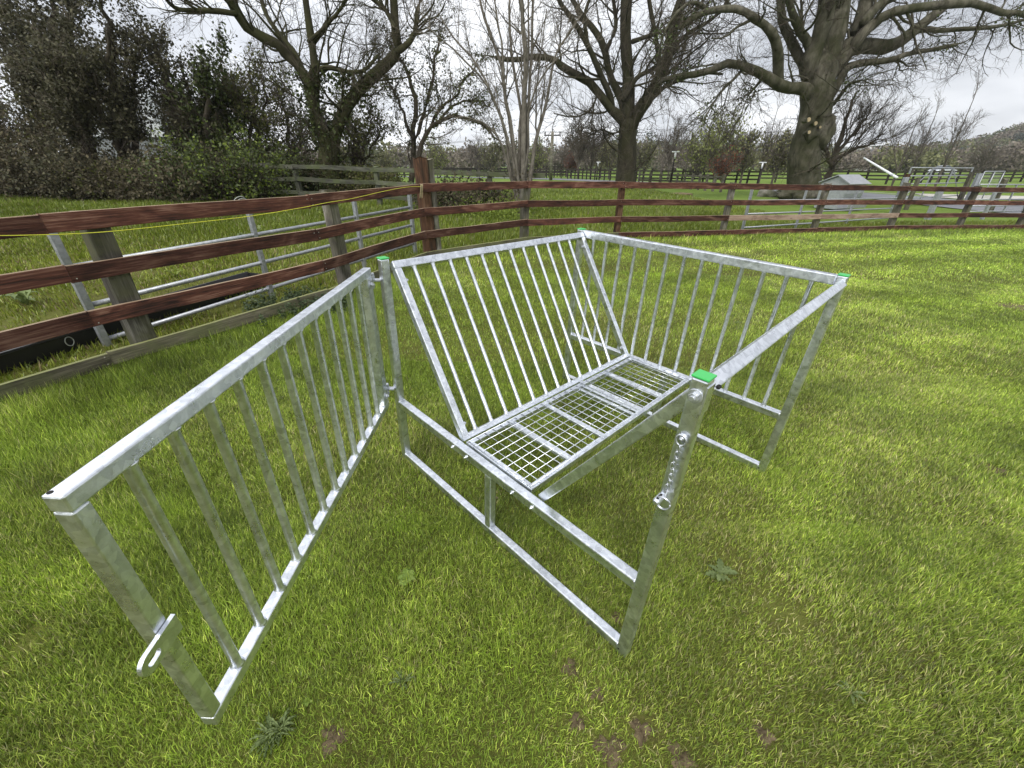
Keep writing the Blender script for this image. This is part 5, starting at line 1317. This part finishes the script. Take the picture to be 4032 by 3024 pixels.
# --- houses on the far hill
M_HW = plain('white_render', (.72, .72, .70), .8); M_SL = plain('slate', (.10, .105, .12), .7); M_GL = plain('window_glass', (.05, .06, .07), .2)
def house(u, v, Yv, w_, h_, rz, label):
    p = at(u, v, Yv); o = empty('house', p, (0, 0, rz), label, 'house', 'white houses on the hill')
    m = MB(); prism(m, [(-w_/4, -2), (w_/4, -2), (w_/4, h_*.6), (0, h_), (-w_/4, h_*.6)], -w_/2, w_/2); m.build('wall', M_HW, o)
    for s in (-1, 1): m = MB(); prism(m, [(0, h_+.12), (s*(w_/4+.5), h_*.6-.25), (s*(w_/4+.5), h_*.6+.05), (0, h_+.45)], -w_/2-.3, w_/2+.3); m.build('roof', M_SL, o)
    m = MB(); m.box((0, w_*.3, h_+.8), (.8, 1.0, 1.4)); m.build('chimney', M_HW, o)
    for k in (-.3, 0, .3): m = MB(); m.box((-w_/4-.02, w_*k, h_*.3), (.1, 1.4, 1.3)); m.build('window', M_GL, o)
house(1672, 341, 420, 13, 6, R(80), 'large white house low on the hill immediately left of the beech trunk')
house(1655, 338, 520, 11, 6, R(50), 'white house on the hill, second left of the beech trunk')
house(1634, 335, 560, 12, 6, R(95), 'small white house on the hill farthest left of the beech')
house(1684, 334, 560, 10, 6, R(60), 'tiny white house highest on the hill beside the beech trunk')
house(1882, 358, 150, 7, 4.4, R(70), 'pale cottage below the raised tip of the white barrier pole')

# --- small plants on the lawn
def rosette(u, v, r, n, mat, label, seed, up=.25, name='weed', wid=.22):
    p = hit(u, v); rg = random.Random(seed); m = MB()
    for i in range(n):
        a = 2*math.pi*i/n+rg.uniform(-.3, .3); L_ = r*rg.uniform(.6, 1.1); d = Vector((math.cos(a), math.sin(a), 0)); s = Vector((-d.y, d.x, 0)); up_l = up*rg.uniform(.5, 1.6); k = 9; prev = None
        for j in range(k+1):
            t = j/k; c = d*L_*t+Vector((0, 0, .012+L_*up_l*math.sin(t*2.4)))
            w_ = L_*wid*math.sin(math.pi*min(1, t*.93+.05))*(1.0 if j % 2 else .45)
            b = len(m.v); m.v += [tuple(c-s*w_), tuple(c+Vector((0, 0, -.003))), tuple(c+s*w_)]
            if prev is not None: m.n += [[prev, prev+1, b+1, b], [prev+1, prev+2, b+2, b+1]]
            prev = b
    o = m.build(name, mat); o.location = p; return tag(o, label, 'weed', 'weeds in the lawn')
L_DAND = leafmat('grey_green_leaf', (.11, .15, .05), (.19, .24, .09), .25); L_THIS = leafmat('thistle_leaf', (.11, .15, .055), (.20, .25, .10), .25); L_CLOV = leafmat('clover_leaf', (.22, .32, .06), (.32, .42, .10), .3)
rosette(1552, 1242, .075, 13, L_DAND, 'grey green dandelion rosette right of the front post', 1)
rosette(592, 1595, .065, 40, L_THIS, 'spiky grey thistle at the bottom edge left of centre', 2, .35, wid=.06)
rosette(880, 1255, .045, 9, L_CLOV, 'pale yellow green clover tuft in front of the feeder', 3, .3, wid=.4)
rosette(870, 912, .05, 10, L_DAND, 'small rosette by the foot of the hinge post', 4)
rosette(612, 1582, .05, 26, L_THIS, 'second thistle tuft just right of the spiky one', 5, .6, wid=.08)
rosette(1415, 690, .06, 8, L_CLOV, 'pale dry leaf tuft seen through the far end bars', 6, .2)
rosette(872, 1478, .05, 12, L_THIS, 'small blue grey tuft below the gate and front rail gap', 7, .4, wid=.10)
rosette(1835, 1500, .05, 9, L_THIS, 'small dark weed near the lower right of the lawn', 8, .3, wid=.12)
rosette(665, 1520, .022, 5, L_CLOV, 'single pale round leaf right of the gate foot', 9, .2, wid=.45)
rosette(1590, 700, .05, 9, L_DAND, 'faint rosette behind the right rack', 10)
# nettle clump under the left fence
def nettles(u, v, w_, d_, h_, n, label, seed, mat):
    p = hit(u, v); rg = np.random.default_rng(seed); st = 60; o = empty('nettle_clump', p, label=label, cat='plant')
    P0 = np.stack([rg.normal(0, w_, st), rg.normal(0, d_, st), np.zeros(st)], 1); D = np.tile([0, 0, 1.], (st, 1))+rg.normal(0, .25, (st, 3)); D /= np.linalg.norm(D, axis=1, keepdims=True)
    P_, R_ = grow(P0, D, rg.uniform(.5, 1, st)*h_, np.full(st, .003), 5, .12, (0, 0, .3), rg); V, Fq_ = tubes_np(P_, R_, 4); npobj('stems', V, [Fq_], mat, o)
    k = rg.integers(0, st, n); t = rg.random(n); C = P_[k, (t*5).astype(int)]+rg.normal(0, .022, (n, 3)); C = C[C[:, 2] > 0]; V, Fq_ = quads_np(C, .020, rg, .4, .5); npobj('foliage', V, [Fq_], mat, o)
nettles(655, 668, .30, .22, .24, 4200, 'dark nettle clump under the left fence by the weathered bottom rail', 21, leafmat('nettle_leaf', (.040, .065, .028), (.085, .115, .05), .15))
nettles(905, 470, .25, .15, .2, 900, 'low weeds at the foot of the tall corner post', 22, L_SPRING)
# docks and broad leaves in the rough ground beyond the left gate
for i, (u, v, r) in enumerate(((560, 505, .16), (600, 495, .15), (640, 488, .16), (530, 520, .14), (690, 470, .15), (470, 560, .12), (60, 660, .2), (380, 600, .12), (165, 735, .16))):
    o = rosette(u, v, r, 9, L_SPRING if i % 3 else L_DAND, ('broad leaved dock beyond the left gate, %s' % ('fifth nearest the corner post', 'fourth nearest the corner post', 'third nearest the corner post', 'left of the row of docks', 'nearest the corner post', 'under the middle upright of the gate', 'at the far left edge', 'low among the clover near the trough', 'between trough and left gate end')[i]), 60+i, .6, 'dock', .26)
    o['category'] = 'plant'; o['group'] = 'docks in the rough ground'
# fallen leaf
p = hit(1060, 1083); m = MB(); m.add([(0, 0, .02), (.02, .012, .03), (.045, 0, .024), (.02, -.014, .028)], [(0, 1, 2, 3)]); o = m.build('leaf', L_BROWN); o.location = p; tag(o, 'pale brown fallen leaf on the lawn left of the centre strut', 'leaf')
# thin spring haze round everything
bpy.ops.mesh.primitive_cube_add(size=1, location=(0, 600, 118)); hz = bpy.context.object; hz.name = 'haze'; hz.scale = (3500, 1500, 244)
hm = bpy.data.materials.new('haze'); hm.use_nodes = True; hn = hm.node_tree; hn.nodes.clear(); ho = hn.nodes.new('ShaderNodeOutputMaterial'); hv = hn.nodes.new('ShaderNodeVolumePrincipled')
hv.inputs['Color'].default_value = (.86, .90, .96, 1); hv.inputs['Density'].default_value = .0003; hn.links.new(hv.outputs[0], ho.inputs['Volume']); hz.data.materials.append(hm); hz['kind'] = 'stuff'
